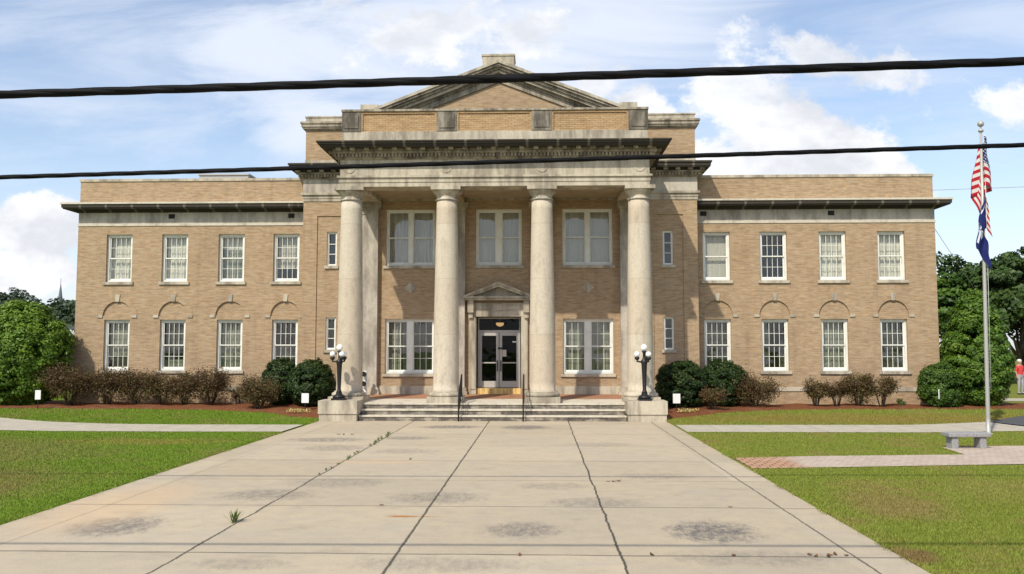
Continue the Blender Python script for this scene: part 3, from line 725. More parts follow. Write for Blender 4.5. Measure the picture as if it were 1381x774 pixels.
# parapet over the portico
par=MB().box(-5.70,5.70,-3.73,-3.3,10.13,10.66)
for s in (-1,1): par.box(min(s*5.7,s*5.3),max(s*5.7,s*5.3),-3.3,0,10.13,10.66)
par=par.build('portico_parapet',STONE,B)
MB().box(-5.74,5.74,-3.78,-3.26,11.42,11.50).box(-5.74,-5.26,-3.26,0,11.42,11.50).box(5.26,5.74,-3.26,0,11.42,11.50).build('coping',STONEG,par)
for x0_,x1_ in ((-5.72,-5.0),(-2.15,-1.40),(1.40,2.15),(5.0,5.72)):
    q=MB().box(x0_,x1_,-3.75,-3.28,10.661,11.42)
    q.box(x0_+.1,x1_-.1,-3.775,-3.75,10.78,11.30).build('pedestal',STONEP,par)
for x0_,x1_ in ((-5.0,-2.15),(-1.40,1.40),(2.15,5.0)):
    q=MB().box(x0_,x1_,-3.69,-3.32,10.66,11.42).build('brick_panel',BRICKP,par)
    MB().box(x0_,x1_,-3.73,-3.69,11.33,11.419).box(x0_,x0_+.07,-3.73,-3.69,10.67,11.33).box(x1_-.07,x1_,-3.73,-3.69,10.67,11.33).build('panel_frame',BRICKP,q)
for s in (-1,1): MB().box(min(s*5.66,s*5.34),max(s*5.66,s*5.34),-3.28,0,10.66,11.42).build('brick_panel',BRICKP,par)

# porch floor, steps, lamp plinths
fl=MB()
fl.add([(-6.1,-4.05,.0),(6.1,-4.05,0),(6.1,-2.25,0),(-6.1,-2.25,0),(-6.1,-4.05,.58),(6.1,-4.05,.58),(6.1,-2.25,.635),(-6.1,-2.25,.635)],[(0,3,2,1),(4,5,6,7),(0,1,5,4),(1,2,6,5),(2,3,7,6),(3,0,4,7)])
fl.build('porch_edging',TREADM,B)
fl=MB(); fl.add([(-6.1,-2.25,.0),(6.1,-2.25,0),(6.1,0,0),(-6.1,0,0),(-6.1,-2.25,.635),(6.1,-2.25,.635),(6.1,0,.70),(-6.1,0,.70)],[(0,3,2,1),(4,5,6,7),(0,1,5,4),(1,2,6,5),(2,3,7,6),(3,0,4,7)])
fl.build('porch_floor',BRICKF,B)
sx=4.72
for k,(y0,zt) in enumerate(((-4.75,.193),(-4.40,.387),(-4.055,.58))):
    y1=-4.40 if k==0 else (-4.055 if k==1 else -4.052)
    st=MB(); j=0; xx=-sx+.0; g=random.Random(k+3)
    while xx<sx-1e-3:
        x2=min(sx,xx+g.uniform(1.1,1.9)); 
        if sx-x2<.5: x2=sx
        st.box(xx+.004,x2-.004,y0,-4.05,zt-.193,zt-.05); xx=x2
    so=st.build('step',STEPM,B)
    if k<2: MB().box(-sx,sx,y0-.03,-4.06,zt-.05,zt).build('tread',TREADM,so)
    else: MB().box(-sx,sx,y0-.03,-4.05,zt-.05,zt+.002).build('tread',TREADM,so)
for s in (-1,1):
    a,b=min(s*4.725,s*6.12),max(s*4.725,s*6.12)
    o=MB().box(a+.03,b-.03,-4.98,-4.06,0,.26).box(a,b,-5.02,-4.055,.26,.72).build('lamp_plinth',STONE,B)
for q in (-1,1): MB().box(min(q*1.33,q*4.95),max(q*1.33,q*4.95),-.06,0,.6,1.02).build('base_course',STONE,B)
for s in (-1,1): MB().box(min(s*5.85,s*(WX+.04)),max(s*5.85,s*(WX+.04)),-.05,0,.80,1.0).build('water_table',STONE,B)

# entrance ------------------------------------------------------------------
ds=MB()
for s in (-1,1):
    ds.box(min(s*.92,s*1.20),max(s*.92,s*1.20),-.10,0,.62,4.02)
    ds.box(min(s*.96,s*1.16),max(s*.96,s*1.16),-.13,-.10,.9,3.85)
    ds.box(min(s*1.02,s*1.26),max(s*1.02,s*1.26),-.30,-.0,4.02,4.52)
    ds.box(min(s*1.05,s*1.23),max(s*1.05,s*1.23),-.22,-.10,3.80,4.02)
ds.box(-1.02,1.02,-.12,0,3.86,4.08).box(-1.02,1.02,-.09,0,4.08,4.42).box(-.16,.16,-.14,-.09,4.10,4.36)
ds.box(-.9,-.28,-.115,-.09,4.15,4.30).box(.28,.9,-.115,-.09,4.15,4.30)
dso=ds.build('door_surround',STONE,B)
dc=MB().box(-1.36,1.36,-.36,0,4.52,4.60).box(-1.40,1.40,-.42,0,4.60,4.68)
dpo=dc.build('door_cornice',STONE,dso)
dp=MB(); dap=5.27; dsl=.40
for s in (-1,1):
    dp.prism([(0,dap),(s*1.44,dap-dsl*1.44),(s*1.44,dap-.09-dsl*1.44),(0,dap-.09)],-.44,0)
    dp.prism([(0,dap-.09),(s*1.42,dap-.09-dsl*1.42),(s*1.30,dap-.09-dsl*1.30-.06),(0,dap-.20)],-.38,0)
dp.prism([(-1.1,4.68),(1.1,4.68),(0,dap-.19)],-.10,0)
dp.build('door_pediment',STONE,dso)
MB().box(-.915,.915,.02,WY+.1,.5,.93).build('threshold_step',THRESH,B)
# vestibule jamb lining and transom
MB().box(-.915,-.88,.05,WY,.93,3.85).box(.88,.915,.05,WY,.93,3.85).build('jamb_lining',DARKV,B)
fr=MB().box(-.88,-.83,.42,.50,.93,3.84).box(.83,.88,.42,.50,.93,3.84).box(-.83,.83,.42,.50,3.22,3.31).box(-.83,.83,.42,.50,3.78,3.84)
dfr=fr.build('door_frame',ALU,B)
MB().box(-.83,.83,.455,.462,3.31,3.78).build('transom_pane',GLASSD,dfr)
for s in (-1,1):
    a,b=(min(s*.012,s*.825),max(s*.012,s*.825)); m=MB(); zb,zt=.95,3.215
    m.box(a,a+.11,.43,.48,zb,zt).box(b-.11,b,.43,.48,zb,zt).box(a+.11,b-.11,.431,.479,zb,zb+.26).box(a+.11,b-.11,.431,.479,zt-.13,zt).box(a+.11,b-.11,.432,.478,1.94,1.99)
    do=m.build('door',ALU,B)
    MB().box(a+.11,b-.11,.452,.458,zb+.26,1.94).box(a+.11,b-.11,.452,.458,1.99,zt-.13).build('pane',GLASSD,do)
    hx=s*.075; MB().box(hx-.022,hx+.022,.36,.385,1.62,2.06).box(hx-.012,hx+.012,.385,.43,1.66,1.69).box(hx-.012,hx+.012,.385,.43,1.99,2.02).build('handle',BLACK,do)
    if s>0:
        MB().box(.135,.30,.423,.43,2.22,2.50).build('paper_notice',CREAM,do)
        MB().box(.55,.76,.446,.451,2.80,2.86).build('paper_notice',SIGNW,do)
    else: MB().box(-.05,.14,.40,.43,2.52,2.60).build('lock_box',BLACK,do)
# lit lamp in the vestibule behind the transom
EMIT=bpy.data.materials.new('lamp_glow'); EMIT.use_nodes=True
p=EMIT.node_tree.nodes['Principled BSDF']; p.inputs['Base Color'].default_value=(.8,.6,.35,1); p.inputs['Emission Color'].default_value=(1,.62,.26,1); p.inputs['Emission Strength'].default_value=1.9
lp=MB().lathe([(.02,3.48),(.09,3.50),(.15,3.545),(.17,3.60),(.16,3.64)],0,1.1,24).build('ceiling_lamp',EMIT,B)
MB().lathe([(.21,3.64),(.21,3.68),(.03,3.70),(.02,4.5)],0,1.1,16).build('lamp_fitting',BRASS,lp)

# ------------------------------------------------------------------ street furniture
def lamp_post(label,x,y,z):
    t=thing('lamp_post',label,'lamp post',(x,y,z),'three-globe lamp posts beside the steps')
    MB().box(-.23,.23,-.23,.23,0,.07).lathe([(.22,.07),(.225,.14),(.17,.18),(.12,.20),(.10,.28)],0,0,20).build('base',BLACK,t)
    MB().lathe([(.10,.28),(.085,.32),(.065,.38),(.078,.8),(.098,1.25),(.115,1.34),(.115,1.40),(.07,1.44),(.05,1.53),(.045,1.68),(.08,1.71),(.09,1.75)],0,0,12,smooth=True).build('shaft',BLACK,t)
    for a in (180,58,-58):
        c,s=math.cos(R(a)),math.sin(R(a)); d=.25
        ar=MB().tube([(0,0,1.38),(c*d*.5,s*d*.5,1.36),(c*d,s*d,1.38),(c*d,s*d,1.46)],.032,8).lathe([(.04,1.42),(.085,1.47),(.085,1.53),(.07,1.54)],c*d,s*d,16).build('arm',BLACK,t)
        MB().sphere((c*d,s*d,1.63),.098).build('globe',GLOBE,ar)
    MB().sphere((0,0,1.865),.118).build('globe',GLOBE,t)
    return t
lamp_post('black lamp post with three white globes on the plinth left of the steps',-5.49,-4.55,.72)
lamp_post('black lamp post with three white globes on the plinth right of the steps',5.38,-4.55,.72)

def handrail(label,x):
    t=thing('handrail',label,'handrail',(x,0,0),'handrails on the entrance steps')
    path=[(-4.92,.02),(-4.92,.92),(-3.75,1.60),(-3.75,.585)]
    MB().tube([(0,-4.92,.0),(0,-4.92,.93),(0,-4.88,.98),(0,-3.80,1.58),(0,-3.72,1.60)],.026,8).build('rail',BLACK,t)
    MB().tube([(0,-3.75,.586),(0,-3.75,1.60)],.026,8).build('post',BLACK,t)
    MB().tube([(0,-4.92,.30),(0,-3.75,.86)],.018,8).build('lower_rail',BLACK,t)
    for k in range(1,9):
        y=-4.92+k*.13; zt=.96+(y+4.88)*.555; MB().tube([(0,y,.30+(y+4.92)*.48),(0,y,zt)],.012,6).build('baluster',BLACK,t)
    return t
handrail('black iron handrail on the steps, left of the door',-1.17); handrail('black iron handrail on the steps, right of the door',1.10)

t=thing('standpipe','white fire standpipe with two black capped outlets behind the leftmost column','standpipe',(-5.33,-.75,.65))
MB().lathe([(.12,0),(.12,.03),(.07,.04),(.07,.95),(.05,1.0)],0,0,16).build('pipe',WHITE,t)
for z in (.50,.88):
    MB().tube([(-.02,-.03,z),(-.02,-.18,z)],[.07,.075],14).build('outlet',WHITE,t)
    MB().tube([(-.02,-.181,z),(-.02,-.24,z)],[.105,.10],14).tube([(-.13,-.21,z),(.09,-.21,z)],.022,8).build('cap',BLACK,t)

# flagpole and flags
FX,FY=14.90,-9.17
t=thing('flagpole','tall silver flagpole rising behind the stone bench','flagpole',(FX,FY,.03)); t.rotation_euler=(0,.0145,0)
MB().lathe([(.13,-.03),(.13,.03),(.070,.05),(.060,.5),(.055,3),(.047,6),(.036,9.05)],0,0,20).build('pole',STEEL,t)
MB().lathe([(.045,9.05),(.075,9.06),(.075,9.12),(.03,9.14),(.02,9.22)],0,0,16).build('truck',STEEL,t)
MB().sphere((0,0,9.30),.095).build('finial_ball',STEEL,t)
MB().tube([(.085,-.03,8.95),(.09,-.03,1.3)],.007,6).build('halyard',SIGNW,t)

def uvflag(name,label,fn,m,nu=60,nv=24):
    v=[];uv=[]
    for i in range(nu+1):
        for j in range(nv+1):
            v.append(fn(i/nu,j/nv)); uv.append((i/nu,j/nv))
    f=[(i*(nv+1)+j,(i+1)*(nv+1)+j,(i+1)*(nv+1)+j+1,i*(nv+1)+j+1) for i in range(nu) for j in range(nv)]
    me=bpy.data.meshes.new(name); me.from_pydata(v,[],f); me.materials.append(m); me.polygons.foreach_set('use_smooth',[True]*len(f))
    l=me.uv_layers.new(name='UVMap'); idx=np.empty(len(me.loops),dtype=np.int32); me.loops.foreach_get('vertex_index',idx)
    l.data.foreach_set('uv',np.array(uv)[idx].ravel()); me.update()
    o=bpy.data.objects.new(name,me); COL.objects.link(o); tag(o,label,'flag')
    so=o.modifiers.new('t','SOLIDIFY'); so.thickness=.006
    return o
def f_us(t,p):
    u,v,_=t.xyz(t.new('ShaderNodeTexCoord').outputs['UV'])
    st=t.m('LESS_THAN',t.m('FRACT',t.m('MULTIPLY',v,6.5)),.5)
    c=t.mix(st,(.56,.52,.50),(.36,.018,.028))
    can=t.m('MULTIPLY',t.m('LESS_THAN',u,.4),t.m('LESS_THAN',v,.54))
    su=t.m('FRACT',t.m('MULTIPLY',u,15)); row=t.m('FLOOR',t.m('MULTIPLY',v,16.6)); sv=t.m('FRACT',t.m('MULTIPLY',v,16.6))
    su=t.m('FRACT',t.m('ADD',su,t.m('MULTIPLY',row,.5)))
    d=t.m('ADD',t.m('POWER',t.m('SUBTRACT',su,.5),2),t.m('POWER',t.m('SUBTRACT',sv,.5),2))
    star=t.m('LESS_THAN',d,.05)
    b=t.mix(star,(.020,.024,.11),(.7,.7,.72))
    setc(t,p,t.mix(can,c,b))
def f_sc(t,p):
    u,v,_=t.xyz(t.new('ShaderNodeTexCoord').outputs['UV'])
    def circ(cu,cv,r): return t.m('LESS_THAN',t.m('ADD',t.m('POWER',t.m('SUBTRACT',t.m('MULTIPLY',u,1.5),cu*1.5),2),t.m('POWER',t.m('SUBTRACT',v,cv),2)),r*r)
    cres=t.m('MULTIPLY',circ(.16,.22,.12),t.m('SUBTRACT',1,circ(.15,.15,.10)))
    trunk=t.m('MULTIPLY',t.m('LESS_THAN',t.m('ABSOLUTE',t.m('SUBTRACT',u,.5)),.022),t.m('MULTIPLY',t.m('GREATER_THAN',v,.42),t.m('LESS_THAN',v,.8)))
    ang=t.m('ARCTAN2',t.m('SUBTRACT',v,.40),t.m('MULTIPLY',t.m('SUBTRACT',u,.5),1.5))
    fr=t.m('MULTIPLY',circ(.5,.40,.2),t.m('GREATER_THAN',t.m('SINE',t.m('MULTIPLY',ang,9)),.1))
    w=t.m('MAXIMUM',cres,t.m('MAXIMUM',trunk,fr))
    setc(t,p,t.mix(w,(.018,.024,.115),(.55,.57,.6)))
USM=mat('stars_and_stripes_cloth',f_us,rough=.8,spec=.1); SCM=mat('indigo_flag_cloth',f_sc,rough=.8,spec=.1)
LEAN=.0145
def us_limp(u,v):
    """limp cloth: canton hangs right of the pole, a fold swings left behind it, the fly falls lowest on the right"""
    lx=-.31*(.15+.85*v**.8)
    if u<.3: q=u/.3; x=.05+.25*q*(.30+.70*v); drop=.18*q; y=-.07-.05*math.sin(q*5)
    elif u<.55: q=(u-.3)/.25; x=(.05+.25*(.30+.70*v))*(1-q)+lx*q; drop=.18+.17*q; y=-.01+.08*q
    else: q=(u-.55)/.45; x=lx*(1-q)+(.13+.15*v)*q; drop=.35+1.22*q; y=.08+.05*math.sin(q*9+v*2)
    z=8.92-1.5*v-drop; x+=.02*math.sin(v*8+u*11)
    return (FX+x+LEAN*z,FY+y,.03+z)
def state_limp(u,v):
    z=7.15-1.0*v-1.45*u*(1-.06*v); a=-.25*(.45+.55*v)
    if u<.5: x=.05+(a-.05)*math.sin(math.pi*.5*u/.5); y=-.07-.04*math.sin(u*14)
    else: q=(u-.5)/.5; x=a+(.16-a)*q*(.6+.4*v); y=-.10-.05*math.sin(q*7+v*2)
    x+=.018*math.sin(v*9+u*7)
    return (FX+x+LEAN*z,FY+y,.03+z)
uvflag('national_flag','limp red, white and blue striped flag with stars, upper flag on the pole',us_limp,USM)
uvflag('state_flag','limp indigo flag with white crescent and palm, lower flag on the pole',state_limp,SCM)

# bench
t=thing('stone_bench','grey granite bench with two block legs beside the flagpole','bench',(12.46,-12.85,.03),rz=R(4))
def bev(o,w,n=2):
    m=o.modifiers.new('b','BEVEL'); m.width=w; m.segments=n; return o
bev(MB().box(-.54,.54,-.20,.20,.30,.41).build('seat',GRAN,t),.02)
for s in (-1,1): bev(MB().box(s*.36-.085,s*.36+.085,-.15,.15,-.02,.299).build('leg',GRAN,t),.02)

def sign(label,x,y,rz,w=.26,h=.34,zc=.60):
    t=thing('lawn_sign',label,'sign',(x,y,float(H(x,y))),'small white signs in the planting beds',rz)
    MB().box(-w/2,w/2,-.012,.012,zc-h/2,zc+h/2).build('panel',SIGNW,t)
    MB().box(-.014,.014,.013,.033,-.1,zc+h/2-.04).build('stake',BLACK,t)
sign('small blank white sign on a stake in front of the big bright green bush',-17.82,-2.25,R(12),.20,.36,.56)
sign('small blank white sign on a stake by the round bush left of the steps',-7.27,-2.5,R(-4),.28,.36,.48)
sign('small blank white sign on a stake by the round bush right of the steps',6.86,-2.3,R(5),.28,.36,.47)
sign('small blank white tilted sign on a stake before the tall tree-like bush',16.93,-1.7,R(60),.24,.36,.60)

# ------------------------------------------------------------------ cables
def cable(name,label,cat,a,b,rad,m,sag=0,n=40,twist=False):
    pts=[]
    for k in range(n+1):
        u=k/n; pts.append((a[0]+(b[0]-a[0])*u,a[1]+(b[1]-a[1])*u,a[2]+(b[2]-a[2])*u-4*sag*u*(1-u)))
    o=MB().tube(pts,rad,10).build(name,m); tag(o,label,cat); return o
def f_cab(t,p):
    n=t.noise(t.scale(t.pos(),(3,30,30)),1,4,.7); setc(t,p,t.mix(t.ramp(n,.4,.7),(.003,.003,.0035),(.009,.009,.011)))
CABM=mat('cable_jacket',f_cab,rough=.65,spec=.12)
def bundle(name,label,x0,x1,y,zf,rad):
    """twisted cable: three wires wound round each other plus a lashing"""
    mb=MB()
    for k in range(3):
        pts=[]; n=int((x1-x0)/.12)
        for i in range(n+1):
            x=x0+(x1-x0)*i/n; a=2*math.pi*(x/1.6+k/3); r=rad*.26
            pts.append((x,y+r*math.cos(a),zf(x)+r*math.sin(a)))
        mb.tube(pts,rad*.80,8)
    o=mb.build(name,CABM); tag(o,label,'cable'); return o
bundle('utility_cable','thick black cable crossing in front of the pediment, the upper and nearer one',-26,26,-27.76,lambda x:4.855+.0226*x+.00012*(x-1.4)**2,.0375)
bundle('utility_cable','black cable crossing in front of the portico cornice, the lower in the picture',-30,30,-22.2,lambda x:5.358+.0247*x+.0001*(x-1.3)**2,.035)
cable('service_wire','thin grey wire running level from the right wing roof past the flagpole','wire',(18.08,4,9.70),(40,3,10.35),.012,STEEL,.05)
cable('service_wire','thin grey wire dropping from the right wing cornice towards the trees','wire',(18.62,3,8.70),(30.6,22,6.0),.012,STEEL,0)

# ------------------------------------------------------------------ plants
def dome(zs):
    def f(C):
        return C
    return f
def cone_shape(hh):
    def f(C):
        k=np.clip(1-.55*np.clip((C[:,2])/hh,0,1)**1.3,.3,1); C=C.copy(); C[:,0]*=k; C[:,1]*=k; return C
    return f
def bush(name,label,cat,loc,rx,ry,h,m,leaf,nc,pc,seed,group=None,cone=0,crad=.22,lump=.10,stem=True):
    """dense bush leafed to the ground: clumps over a lumpy dome, darker gaps between them"""
    t=thing(name,label,cat,loc,group); g=np.random.default_rng(seed)
    d=sph(g,nc); zc=h*.44
    ph=g.uniform(0,6.28,6); l=1+lump*(np.sin(3.3*d[:,0]+ph[0])+np.sin(4.1*d[:,1]+ph[1])+np.sin(5*d[:,2]+ph[2]))/1.7
    ins=g.uniform(size=nc)<.28; rr=np.where(ins,g.uniform(.45,.85,nc),g.uniform(.93,1.03,nc))*l
    lat=np.abs(d[:,2])**2.2; sgn=np.sign(d[:,2])
    hz=np.sqrt(np.maximum(1-lat**1.1,0))/np.maximum(np.linalg.norm(d[:,:2],axis=1),1e-3)
    k=(1-cone*np.clip(d[:,2],0,1)**1.0)
    C=np.stack([d[:,0]*hz*(rx-crad*.7)*rr*k,d[:,1]*hz*(ry-crad*.7)*rr*k,zc+d[:,2]*np.where(d[:,2]>0,h-zc-crad*.6,zc)*rr],1)
    ct=g.uniform(-.2,.2,nc); cr=crad*g.uniform(.75,1.3,nc); i=np.repeat(np.arange(nc),pc); n=len(i); e=sph(g,n)
    P=C[i]+e*(g.uniform(.3,1,n)**.5*cr[i])[:,None]*np.array([1,1,.72])
    N=e*.7+d[i]*.5+g.normal(size=(n,3))*.4; N[:,2]+=.35
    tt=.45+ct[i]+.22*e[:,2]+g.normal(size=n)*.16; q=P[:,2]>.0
    leafmesh('foliage',P[q],N[q],leaf,m,t,tt[q],seed=seed,asp=.6)
    if stem:
        mb=MB()
        for q in range(5):
            a=q*1.26+seed; mb.tube([(.05*math.cos(a),.05*math.sin(a),-.1),(.3*rx*math.cos(a),.3*ry*math.sin(a),h*.3),(.42*rx*math.cos(a+.3),.42*ry*math.sin(a+.3),h*.6)],[.05,.035,.015],6)
        mb.build('stem',BARK,t)
    return t
z=lambda x,y: float(H(x,y))+.03
bush('evergreen_bush','very large bright green rounded evergreen bush at the left end of the building','bush',(-19.85,-.35,z(-19.7,-.3)),2.0,1.75,4.35,L_BRIGHT,.13,620,130,11,crad=.33,lump=.07)
bush('evergreen_bush','tall conical deep green evergreen behind the flagpole','bush',(19.42,.4,z(19.5,.4)),1.36,1.4,4.68,L_CONE,.125,640,130,12,cone=.52,crad=.28,lump=.04)
RB='clipped round dark green bushes'
bush('round_bush','clipped dark green ball bush, smaller one behind, left of the steps','bush',(-8.86,-.45,z(-8.8,-.5)),.78,.75,1.92,L_BUSH,.075,330,90,13,RB,crad=.15,lump=.05)
bush('round_bush','clipped dark green ball bush nearest the left lamp post','bush',(-7.45,-1.0,z(-7.4,-1)),.98,.9,1.88,L_BUSH,.075,400,90,14,RB,crad=.16,lump=.05)
bush('round_bush','clipped dark green ball bush nearest the right lamp post','bush',(7.22,-1.1,z(7.2,-1.1)),1.03,.95,1.86,L_BUSH,.075,400,90,15,RB,crad=.16,lump=.05)
bush('round_bush','clipped dark green ball bush in front of a window right of the steps','bush',(9.02,-.45,z(9,-.5)),.97,.88,1.92,L_BUSH,.075,400,90,16,RB,crad=.16,lump=.05)
bush('round_bush','loose mid green bush against the tall conical evergreen','bush',(17.45,-.5,z(17.4,-.5)),.80,.78,1.74,L_DEEP,.085,300,90,17,crad=.2,lump=.12)
def shrub(label,x,y,w,h,seed,nst=9,dens=90,m=L_BROWN,leaf=.070,group='bronze-leaved shrubs along the wings',full=False):
    t=thing('bronze_shrub',label,'shrub',(x,y,z(x,y)),group); g=np.random.default_rng(seed); mb=MB(); P=[];N=[]
    for q in range(nst):
        a=g.uniform(0,6.28); rr=g.uniform(.25,1)**.6*w*.5; hh=h*g.uniform(.62,1.0)*(1-.22*(rr/(w*.5))**2)
        p0=Vector((.06*math.cos(a),.06*math.sin(a),-.08)); p2=Vector((rr*math.cos(a),rr*math.sin(a)*.85,hh)); p1=p0.lerp(p2,.5)+Vector((0,0,.08*h))-Vector((math.cos(a),math.sin(a),0))*rr*.15
        mb.tube([p0,p1,p2],[.022,.014,.005],5)
        for b in range(5):
            f=g.uniform(.4,.95); s0=p1.lerp(p2,(f-.4)/.6); e=s0+Vector((g.normal()*.16,g.normal()*.16,g.uniform(.02,.18)))*(w*.8)
            mb.tube([s0,e],[.008,.003],4)
            n=dens//3; c=np.array(e); P.append(np.array(s0)+(c-np.array(s0))*g.uniform(.2,1.1,(n,1))+g.normal(size=(n,3))*.075*w)
        n=dens; P.append(np.array(p1)+(np.array(p2)-np.array(p1))*g.uniform(0,1,(n,1))+g.normal(size=(n,3))*.07*w)
    if full:
        n=dens*nst; d=sph(g,n)*g.uniform(.3,1,(n,1))**.4; d*=1+.16*np.sin(5*d[:,:1]+seed)*np.sin(6*d[:,2:]+seed); P.append(d*np.array([w*.47,w*.42,h*.42])+np.array([0,0,h*.47]))
    P=np.concatenate(P); P=P[P[:,2]>.04]; N=g.normal(size=P.shape)+np.array([0,-.2,.7]); tt=g.normal(.45,.25,len(P))+.15*(g.uniform()-.5)+np.where(P[:,2]<h*.45,.12,0)
    mb.build('stem',BARK,t); leafmesh('foliage',P,N,leaf,m,t,tt,seed=seed); return t
shrub('widest bronze shrub, dense, beside the large bright green bush',-17.3,-.9,1.95,1.72,31,22,130,full=True)
shrub('bronze shrub just right of the widest one, under the first window',-15.95,-.5,1.6,1.68,32,16,110,full=True)
shrub('bronze shrub between the first and second lower windows of the left wing',-14.75,-.5,1.6,1.55,33,16,110,full=True)
shrub('bronze shrub under the second lower window, counting from the left end',-13.7,-.5,1.55,1.5,34,16,110,full=True)
shrub('bronze shrub between the second and third lower left windows',-12.75,-.55,1.4,1.48,35,15,105,full=True)
shrub('airy tall bronze shrub under the third lower left window',-11.65,-.55,1.65,1.62,36,17,105,full=True)
shrub('tiny bronze shrub at the right end of the left hedge row',-10.6,-.45,.7,.85,37,6,80)
shrub('stand-alone bronze shrub out in the mulch before the two ball bushes',-9.25,-1.9,1.75,1.22,38,18,115,full=True)
shrub('small bronze shrub in front of the two right ball bushes',8.25,-2.3,1.0,.95,39,10,95)
shrub('low spreading bronze shrub right of the ball bush by the right wing',10.1,-.9,2.0,1.2,40,20,105,full=True)
shrub('thin upright bronze shrub, first of the right wing row',12.62,-.55,1.0,1.2,41,12,100)
shrub('thin bronze shrub, second of the right wing row',13.45,-.55,.98,1.2,42,12,100)
shrub('tallest bronze shrub of the right wing row',14.28,-.55,1.3,1.5,43,16,105,full=True)
shrub('bronze shrub with bare twigs, last of the right wing row',15.2,-.55,1.25,1.3,44,14,95)
shrub('tiny green sprout in the mulch right of the bronze row',16.0,-.5,.42,.3,45,6,50,L_WEED,.05)
def clump(label,x,y,w,d,n,seed):
    t=thing('flower_clump',label,'flowers',(x,y,z(x,y)),'low flower clumps at the bed ends'); g=np.random.default_rng(seed)
    P=g.uniform(-1,1,(n,3))*np.array([w/2,d/2,.06])+np.array([0,0,.10]); k=(P[:,0]/(w/2))**2+(P[:,1]/(d/2))**2<1
    mb=MB()
    for q in range(14):
        a=g.uniform(0,6.28); r_=g.uniform(0,.8); mb.tube([(r_*w/2*math.cos(a),r_*d/2*math.sin(a),-.03),(r_*w/2*math.cos(a),r_*d/2*math.sin(a),.1)],.005,4)
    mb.build('stem',BARK,t); leafmesh('blossom',P[k],g.normal(size=(k.sum(),3))+np.array([0,-.6,.8]),.062,L_FLOW,t,seed=seed)
clump('low cream and yellow flower clump in the mulch by the left plinth',-7.25,-3.45,.95,.5,320,51)
clump('low yellow flower clump in the mulch by the right plinth',7.15,-3.15,.80,.45,260,52)

# weeds in the driveway joint, dead leaves
def weed(name,label,x,y,h,n,seed,group=None,wd=1):
    g=np.random.default_rng(seed); mb=MB()
    for k in range(n):
        a=g.uniform(0,6.28); l=h*g.uniform(.5,1.1); r_=g.uniform(.1,.55)*l*wd; w=.008+.05*h; c,s=math.cos(a),math.sin(a)
        ox,oy=g.normal()*.015,g.normal()*.04
        mb.add([(ox-s*w*.3,oy+c*w*.3,0),(ox+s*w*.3,oy-c*w*.3,0),(ox+c*r_*.6+s*w*.5,oy+s*r_*.6-c*w*.5,l*.6),(ox+c*r_,oy+s*r_,l),(ox+c*r_*.6-s*w*.5,oy+s*r_*.6+c*w*.5,l*.6)],[(0,1,2,3,4)])
    o=mb.build(name,L_WEED); o.location=(x,y,.0); at=o.data.attributes.new('tint','FLOAT','POINT'); at.data.foreach_set('value',g.uniform(.2,.9,len(o.data.vertices)).astype(np.float32))
    tag(o,label,'weed',group); return o
weed('weed','largest leafy weed, alone in the near part of the left driveway joint',-2.82,-22.35,.17,46,61,None,2.0)
GW='small weeds strung along the left driveway joint'
gq=np.random.default_rng(5)
for k,(y,h) in enumerate(((-17.6,.05),(-17.0,.07),(-16.7,.05),(-16.1,.07),(-15.3,.09),(-15.0,.08),(-14.3,.07),(-13.9,.06),(-12.6,.09),(-12.2,.11),(-11.8,.12),(-11.2,.11),(-10.8,.13),(-10.3,.12),(-9.9,.14),(-9.4,.10))):
    weed('weed','small green weed growing in the far stretch of the left driveway joint',-2.77+gq.normal()*.03,y,h*.95,14,70+k,GW,1.3)
weed('weed','low weed in open concrete between the left and middle joints',-1.3,-15.2,.05,14,95)
def leaf(label,x,y,s,seed,group=None):
    g=random.Random(seed); v=[(-s,-.0,0.012),(-s*.4,-s*.5,.004),(s*.5,-s*.45,.012),(s,0,.03),(s*.4,s*.5,.008),(-s*.5,s*.4,.02),(0,0,.003)]
    o=MB().add(v,[(6,i,(i+1)%6) for i in range(6)]).build('fallen_leaf',L_DEAD); o.location=(x,y,.004); o.rotation_euler=(0,0,g.uniform(0,6.28))
    at=o.data.attributes.new('tint','FLOAT','POINT'); at.data.foreach_set('value',np.full(7,g.uniform(.0,.8),dtype=np.float32))
    tag(o,label,'leaf',group)
GL='dead leaves along the nearest cross joint of the driveway'
for k,(x,y) in enumerate(((5.02,-24.13),(5.07,-24.2),(5.27,-24.13),(5.34,-24.1),(5.22,-24.22),(5.46,-24.15),(4.07,-24.2),(3.07,-24.2),(1.43,-24.26))):
    leaf('curled brown leaf lying on the nearest cross joint of the driveway',x,y,.045,k,GL)
for k,(x,y) in enumerate(((2.99,-18.35),(3.1,-18.36),(3.2,-18.3),(4.75,-20.93),(-.9,-20.95))):
    leaf('curled brown leaf on the concrete farther up the driveway',x,y,.05,k+30,'dead leaves farther up the driveway')
for k,(x,y) in enumerate(((-4.3,-9.57),(-4.15,-9.6),(-3.89,-9.56))):
    leaf('dark curled leaf on the concrete near the left plinth',x,y,.07,k+50,'dead leaves near the left plinth')

